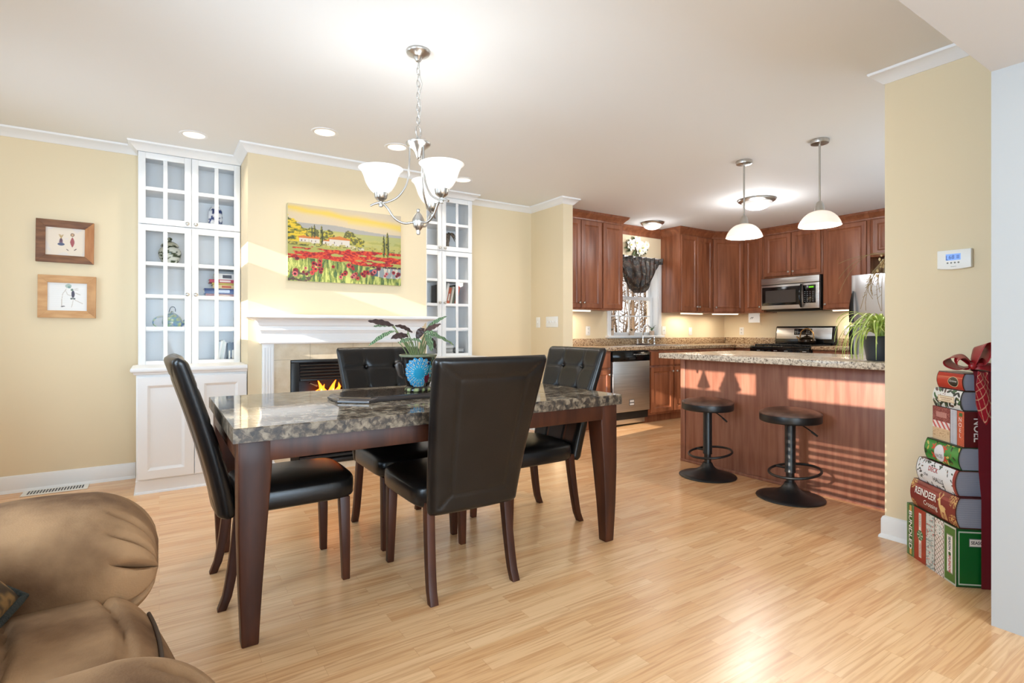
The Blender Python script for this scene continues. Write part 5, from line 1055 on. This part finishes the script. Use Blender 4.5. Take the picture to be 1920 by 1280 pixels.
# ------------------------------------------------------------------ tower of holiday book boxes tied with a ribbon
A = math.radians(48.5); TU = Vector((math.cos(A), math.sin(A), 0)); TV = Vector((TU.y, -TU.x, 0)); TC = Vector((2.914, .894, 0))
TW = lambda a, b, z: tuple(TC+TU*a+TV*b+Vector((0, 0, z)))
paper = mat('box_page_edge', (150, 155, 172), .5); white_ink = mat('white_ink', (240, 236, 230), .5); black_ink = mat('dark_ink', (46, 48, 56), .5); red_ink = mat('red_ink', (176, 50, 52), .5); gold_ink = mat('gold_ink', (218, 184, 120), .4)
def book_box(label, a, b, L, D, z0, z1, bulge, print_fn, edge, nx=150, ny=64, gloss=True, side=None):
    H_ = z1-z0; t = thing('book_box', label, 'box', TW(a, b, z0), A+PI, 'holiday book boxes'); em = mat('box_edge', edge, .35)
    bz = lambda z: -bulge*(1-((z-H_/2)/(H_/2))**2)
    g = MB(); g.grid(nx, ny, lambda u, v: (-L+L*u, bz(v*H_)-.0006, .0005+v*(H_-.001)), print_fn); g.build('spine', VCG if gloss else VC, t, smooth=70)
    g = MB(); sec = [(bz(H_*k/12), H_*k/12) for k in range(13)]
    inner = [(y+.003, min(max(z, .003), H_-.003)) for y, z in sec]
    poly = sec+[(D, H_), (D, H_-.003)]+inner[::-1]+[(D, .003), (D, 0)]
    if bulge: g.loft([[(x, y, z) for y, z in poly] for x in (-L, 0)]); g.build('cover', em, t)
    else: g.box(-L, 0, 0, D, 0, H_); g.build('cover', em, t)
    if bulge:
        g = MB(); sec2 = [(y+.004, min(max(z, .003), H_-.003)) for y, z in sec]+[(D-.002, H_-.003), (D-.002, .003)]; g.loft([[(x, y, z) for y, z in sec2] for x in (-L+.004, -.004)]); pg = g.build('pages', paper, t)
        g = MB()
        for k in range(1, 14): z = H_*k/14; g.box(-.0042, -.0036, bz(z)+.006, D-.004, z-.0006, z)
        g.build('page_lines', mat('page_line', (120, 126, 146), .6), pg)
    on = lambda x, z, dx=0: (x, bz(z)-.0016, z)
    return t, on
def P_red(U, V):
    a = np.zeros((len(U), 3)); a[:] = L3((186, 58, 42)); paint(a, ((np.abs(V-.72) < .03)).astype(float)*.6, (220, 130, 90)); paint(a, ell(U, V, .66, .46, .20, .30), (206, 190, 150)); paint(a, ell(U, V, .66, .46, .185, .27), (40, 40, 34)); paint(a, ((V > .95) | (V < .04) | (U < .02)).astype(float), (70, 26, 22)); return a
def sprigs(a, U, V, n, seed, cols, s, asp, area=lambda x, y: True):
    r = random.Random(seed)
    for k in range(n):
        cx_, cy_ = r.random(), r.random()
        if not area(cx_, cy_): continue
        th = r.uniform(0, PI); dx, dy = (U-cx_)*asp, V-cy_; p, q = dx*math.cos(th)+dy*math.sin(th), -dx*math.sin(th)+dy*math.cos(th)
        paint(a, ((p/s)**2+(q/(s*.42))**2 < 1).astype(float), cols[k % len(cols)])
def P_holly(U, V):
    a = np.zeros((len(U), 3)); a[:] = L3((226, 226, 220)); sprigs(a, U, V, 42, 4, [(44, 60, 44), (66, 104, 62), (36, 44, 40), (90, 70, 60)], .17, 2.3, lambda x, y: not (.2 < x < .8 and .3 < y < .66)); sprigs(a, U, V, 14, 9, [(120, 44, 44)], .05, 2.3, lambda x, y: not (.2 < x < .8 and .3 < y < .66))
    paint(a, ((np.abs(U-.5) < .30) & (np.abs(V-.48) < .17)).astype(float), (176, 150, 110)); paint(a, ((np.abs(U-.5) < .285) & (np.abs(V-.48) < .14)).astype(float), (234, 218, 190)); paint(a, ((np.abs(U-.5) < .22) & (np.abs(V-.53) < .035) & (np.sin(U*240) > -.3)).astype(float), (170, 130, 90)); paint(a, ((np.abs(U-.5) < .16) & (np.abs(V-.42) < .025) & (np.sin(U*260) > -.3)).astype(float), (170, 130, 90)); return a
def P_set(U, V):
    a = np.zeros((len(U), 3)); n = fbm(U*60, V*50+3); l = U < .58
    a[:] = L3((132, 62, 58)); paint(a, (n > .55).astype(float), (170, 104, 96)); paint(a, ((np.abs(U-.29) < .17) & (np.abs(V-.77) < .08)).astype(float)*.7, (206, 150, 140))
    paint(a, (l & (V < .57) & (V > .36)).astype(float), (230, 222, 220)); paint(a, (l & (V < .57) & (V > .36) & (np.sin((U*1.6+V)*26) > .2)).astype(float), (206, 96, 92)); paint(a, (l & (V <= .36)).astype(float), (216, 186, 148)); paint(a, (l & (V <= .30) & (V > .1) & (fbm(U*26, V*34) > .56)).astype(float), (186, 150, 112))
    m = (U >= .58) & (U < .79); paint(a, m.astype(float), (206, 208, 214)); paint(a, (m & (np.sin(U*330)*np.sin(V*120) > .2)).astype(float), (150, 156, 170)); paint(a, (U >= .79).astype(float), (200, 92, 62)); paint(a, ((U >= .79) & (n > .6)).astype(float), (214, 120, 84)); paint(a, ((np.abs(U-.9) < .05) & (np.abs(V-.9) < .05)).astype(float), (70, 110, 60))
    for e in (.58, .79): paint(a, (np.abs(U-e) < .008).astype(float), (90, 60, 56))
    return a
def P_green(U, V):
    a = np.zeros((len(U), 3)); a[:] = L3((40, 122, 48)); paint(a, (.5+.5*np.sin(V*11+.5)).clip(0, 1)*.5, (96, 170, 84)); sprigs(a, U, V, 40, 6, [(28, 66, 36), (96, 120, 50), (196, 180, 96)], .12, 2.6)
    for cx_, cy_ in ((.30, .70), (.30, .30), (.62, .26), (.6, .75)):
        th = np.arctan2(V-cy_, (U-cx_)*2.4); r_ = np.hypot((U-cx_)*2.4, V-cy_); paint(a, (r_ < .19*(.65+.35*np.cos(th*5))).astype(float), (206, 66, 52))
    paint(a, (ell(U, V, .46, .48, .155, .40)), (120, 130, 110)); paint(a, (ell(U, V, .46, .48, .145, .375)), (226, 228, 232)); paint(a, ((V < .05) | (V > .96) | (U < .02)).astype(float), (24, 54, 30)); return a
def P_deck(U, V):
    a = np.zeros((len(U), 3)); a[:] = L3((228, 230, 232)); sprigs(a, U, V, 90, 12, [(52, 66, 56), (70, 84, 66), (44, 48, 48)], .075, 2.9, lambda x, y: not (.17 < x < .78 and .2 < y < .82)); sprigs(a, U, V, 30, 21, [(170, 70, 64)], .03, 2.9, lambda x, y: not (.17 < x < .78 and .2 < y < .82)); paint(a, (U > .94).astype(float), (150, 62, 54)); paint(a, (U < .015).astype(float), (60, 56, 50)); return a
def P_rein(U, V):
    a = np.zeros((len(U), 3)); a[:] = L3((124, 40, 38)); paint(a, (np.abs(V-.80) < .05).astype(float)*.45, (176, 92, 84)); n = fbm(U*90, V*46)
    for cx_, cy_, r_ in ((.03, .9, .15), (.03, .08, .12), (.95, .88, .17), (.95, .1, .18)): paint(a, ((np.hypot((U-cx_)*2.6, (V-cy_)) < r_*1.6) & (n > .52)).astype(float), (214, 176, 110))
    g = (226, 190, 128); paint(a, ell(U, V, .735, .42, .058, .12), g); paint(a, stroke(U, V, [(.69, .46), (.672, .64), (.665, .70)], .055, 2.6), g); paint(a, stroke(U, V, [(.672, .69), (.640, .665)], .032, 2.6), g)
    for x, lean in ((.695, -.004), (.712, .008), (.765, -.004), (.785, .006)): paint(a, stroke(U, V, [(x, .38), (x+lean, .22), (x+lean-.004, .08)], .021, 2.6), g)
    for p in ([(.665, .74), (.645, .82), (.650, .93)], [(.648, .83), (.628, .88)], [(.675, .74), (.705, .82), (.705, .94)], [(.702, .83), (.725, .90)], [(.66, .72), (.69, .74)], [(.79, .5), (.802, .44)]): paint(a, stroke(U, V, p, .011, 2.6), g)
    return a
def P_base(U, V):
    a = np.zeros((len(U), 3)); n = fbm(U*120, V*60); e = [0, .165, .42, .60, .775, 1]
    a[:] = L3((40, 92, 42)); m = U < e[1]; paint(a, (m & ((U < .042) | (U > .125)) & (np.sin(V*160)*np.sin(U*420) > 0)).astype(float), (130, 160, 110)); paint(a, (m & (np.abs(U-.083) < .026) & (np.abs(V-.92) < .06)).astype(float), (214, 170, 100)); paint(a, (m & (np.abs(U-.083) < .026) & (np.abs(V-.08) < .06)).astype(float), (214, 170, 100))
    m = (U >= e[1]) & (U < e[2]); paint(a, m.astype(float), (160, 52, 38)); paint(a, (m & (np.abs(U-.295) < .028) & (np.abs(V-.5) < .42)).astype(float), (230, 224, 212)); paint(a, (m & (np.hypot((U-.295)*1.42, V-.5) < .095)).astype(float), (58, 104, 62)); th = np.arctan2(V-.5, (U-.295)*1.42); paint(a, (m & (np.hypot((U-.295)*1.42, V-.5) < .08) & (np.cos(th*6) > .4)).astype(float), (190, 206, 180))
    m = (U >= e[2]) & (U < e[3]); paint(a, m.astype(float), (206, 210, 206)); paint(a, (m & (fbm(U*34, V*46+5) > .55)).astype(float), (140, 154, 152)); paint(a, (m & (fbm(U*30+9, V*30+2) > .66)).astype(float), (176, 96, 90))
    m = (U >= e[3]) & (U < e[4]); paint(a, m.astype(float), (226, 222, 216)); p1 = np.sin((U*1.42+V)*70); p2 = np.sin((U*1.42-V)*70); paint(a, (m & (p1 > .82)).astype(float), (140, 62, 58)); paint(a, (m & (p2 > .9)).astype(float), (110, 120, 106)); paint(a, (m & (np.abs(V-.82) < .1) & (np.abs(U-.69) < .05)).astype(float), (222, 224, 220)); paint(a, (m & (np.abs(V-.82) < .08) & (np.abs(U-.69) < .04) & (n > .53)).astype(float), (90, 110, 100))
    m = U >= e[4]; paint(a, m.astype(float), (64, 112, 44)); fr = m & ((U < .792) | (U > .985) | (V > .965) | (V < .03)); paint(a, fr.astype(float), (186, 192, 180)); paint(a, (m & (np.abs(U-.885) < .055) & (np.abs(V-.5) < .33)).astype(float), (150, 150, 140)); paint(a, (m & (np.abs(U-.885) < .047) & (np.abs(V-.5) < .315)).astype(float), (236, 234, 230)); paint(a, (m & (np.hypot((U-.885)*1.42, V-.5) < .035)).astype(float), (50, 96, 54))
    for x in e[1:-1]: paint(a, (np.abs(U-x) < .004).astype(float), (60, 50, 46))
    return a
t, on = book_box('large bottom box printed with five upright book spines and a green cover', 0, 0, .366, .163, 0, .256, 0, P_base, (34, 70, 38), 300, 170)
vert = lambda X0, Z0, sx=1: (lambda x, y: (X0+y, -.0016, Z0-x))
text(t, 'BUNDLED', .034, vert(-.366+.083*.366, .128), white_ink, xs=1.25, bold=.0006); text(t, 'HOLIDAY', .016, vert(-.366+.295*.366, .198), black_ink, xs=.85); text(t, 'MEMORIES', .016, vert(-.366+.295*.366, .060), red_ink, xs=.85)
text(t, 'SEASON', .021, vert(-.366+.885*.366, .174), black_ink, xs=.8, bold=.0005); text(t, 'SPLENDOR', .021, vert(-.366+.885*.366, .083), red_ink, xs=.75, bold=.0005)
g = MB(); g.box(0, .0012, .004, .160, .006, .250); cf = g.build('green_cover', mat('green_foil', (20, 110, 48), .25, .3), t)
g = MB()
for y0, y1, z0, z1 in ((.008, .156, .238, .244), (.008, .156, .010, .016), (.008, .012, .016, .238), (.152, .156, .016, .238)): g.box(.001, .0018, y0, y1, z0, z1)
g.build('cover_border', mat('silver_border', (190, 200, 190), .4), cf); g = MB(); g.box(.001, .0017, .050, .125, .178, .214); g.build('label_edge', mat('label_grey', (110, 120, 116), .5), cf); g = MB(); g.box(.001, .0021, .0525, .1225, .181, .211); g.build('label', white_ink, cf)
text(cf, 'SEASON', .020, lambda x, y: (.0026, .088+x, .196+y), black_ink, xs=.85, bold=.0005)
t, on = book_box('dark red box with a gold reindeer, second from the bottom of the tower', -.002, .012, .331, .148, .2565, .390, .017, P_rein, (84, 26, 26), 260, 110)
text(t, 'REINDEER', .044, lambda x, y: on(-.213+x, .086+y), white_ink, xs=.82, bold=.001); text(t, 'Crossing', .034, lambda x, y: on(-.175+x+.25*y, .044+y), white_ink, xs=.85)
t, on = book_box('white leafy box lettered DECK the HALLS, third from the bottom', .016, .02, .283, .135, .3905, .503, .015, P_deck, (96, 44, 40), 240, 100, False)
text(t, 'DECK', .030, lambda x, y: on(-.155+x, .078+y), red_ink, xs=.9, bold=.0004); text(t, 'the', .024, lambda x, y: on(-.205+x+.25*y, .046+y), black_ink); text(t, 'HALLS', .030, lambda x, y: on(-.118+x, .036+y), black_ink, xs=.9, bold=.0004)
t, on = book_box('shiny green box with red poinsettias and a white oval badge', .017, .032, .240, .115, .5035, .606, .014, P_green, (26, 60, 34), 200, 90)
text(t, 'DEC', .018, lambda x, y: on(-.142+x, .034+y), black_ink, xs=.8); text(t, '25', .026, lambda x, y: on(-.116+x, .036+y), black_ink, xs=.8)
t, on = book_box('square red box printed with five small books, under the holly box', .021, .045, .218, .10, .6065, .763, 0, P_set, (92, 24, 26), 220, 150, False)
text(t, 'N', .026, lambda x, y: on(-.024+x, .118+y), white_ink); text(t, 'O', .026, lambda x, y: on(-.024+x, .094+y), white_ink); text(t, 'E', .026, lambda x, y: on(-.024+x, .116-.046+y), white_ink); text(t, 'L', .026, lambda x, y: on(-.024+x, .046+y), white_ink)
text(t, 'NOEL', .048, lambda x, y: (.0012, .052+y, .078-x), white_ink, xs=.85, bold=.0006)
t, on = book_box('white box with green holly leaves and a cream label near the top', .044, .055, .193, .09, .7635, .850, .012, P_holly, (60, 70, 60), 200, 90, False)
t, on = book_box('small orange red box with a dark oval badge, topmost of the tower', .049, .065, .177, .085, .8505, .930, .011, P_red, (80, 28, 24), 170, 70)
text(t, 'Christmas', .013, lambda x, y: on(-.060+x+.2*y, .040+y), white_ink, xs=.95)

t = thing('ribbon', 'dark red ribbon with a bow running down the front of the book box tower', 'ribbon', (0, 0, 0)); rb = mat('burgundy_ribbon', (112, 16, 32), .5, bump=(500, .1)); sat = mat('red_satin', (150, 22, 32), .32, spec=.6)
path = [(.10, .945), (.06, .944), (.040, .940), (.032, .92), (.030, .86), (.010, .84), (.008, .62), (.006, .60), (.004, .50), (-.012, .39), (-.012, .262), (-.012, .01), (-.012, .002)]
b = MB(); b.loft([[TW(a, .092, z), TW(a, .168, z), TW(a+.0016, .168, z), TW(a+.0016, .092, z)] for a, z in path]); b.build('ribbon_band', rb, t)
def band(mb, pts, wv, wid):
    rings = []
    for i, p in enumerate(pts):
        q = Vector(p); w_ = wid(i/(len(pts)-1)); d = Vector(wv[i] if isinstance(wv, list) else wv).normalized(); rings.append([tuple(q-d*w_+d*2*w_*j/6) for j in range(7)])
    mb.loft(rings, False, False)
kn = Vector(TW(.055, .10, .963)); b = MB()
left = TU*1.0; upv = Vector((0, 0, 1)); out = -TV*.6-TU*.4
for dirv, ln, rise, wd in ((TU*.75-TV*.55, .10, .012, .038), (TV*.95+upv*.42, .06, .045, .052), (TU*.3-TV*.9, .06, .010, .026), (TV*.8+TU*.6, .07, .0, .026)):
    pts = catmull([kn, kn+dirv*ln*.5+upv*(rise+.030), kn+dirv*ln+upv*(rise+.018), kn+dirv*ln*.95+upv*(rise-.008), kn+dirv*ln*.5+upv*-.012, kn], 6)
    sdv = dirv.cross(upv).normalized()+upv*.25; band(b, pts, sdv, lambda f: wd*(.35+.65*math.sin(PI*f)**.7))
blob(b, tuple(kn), (.016, .016, .016), 12, 8); b.build('bow', sat, t, smooth=80, solid=.0012)
def plaid(U, V):
    a = np.zeros((len(U), 3)); a[:] = L3((158, 20, 40)); g1 = np.abs(((U*2.6+V*4.2) % 1)-.5) < .05; g2 = np.abs(((U*2.6-V*4.2) % 1)-.5) < .05; paint(a, (g1 | g2).astype(float), (214, 160, 130)); return a
p0, p1, p2, p3 = Vector((2.862, .808, .952)), Vector((2.903, .782, .950)), Vector((2.862, .812, .815)), Vector((2.918, .778, .80))
def tail(u, v):
    l = p2.lerp(p0, v); r = p3.lerp(p1, v); p = l.lerp(r, u); tip = max(0, 1-v*2.2)*.075*(1-abs(2*u-1.35)/1.35); bow = .012*math.sin(PI*v)
    return (p.x-.6*bow, p.y-.4*bow+.004*math.sin(u*5+v*4), p.z-tip-.008*math.sin(u*3))
b = MB(); b.grid(70, 90, tail, plaid); b.build('ribbon_tail', VCG, t, smooth=80, solid=.001)
b = MB(); band(b, catmull([kn, kn+Vector((.04, -.05, .004)), kn+Vector((.085, -.10, -.006))], 6), Vector((.5, .4, .7)), lambda f: .014); band(b, catmull([kn, kn-TU*.02+TV*.03+upv*.0, kn+TV*.1-TU*.02-upv*.02], 6), Vector((.3, .2, .9)), lambda f: .016); b.build('ribbon_end', sat, t, smooth=80, solid=.001)
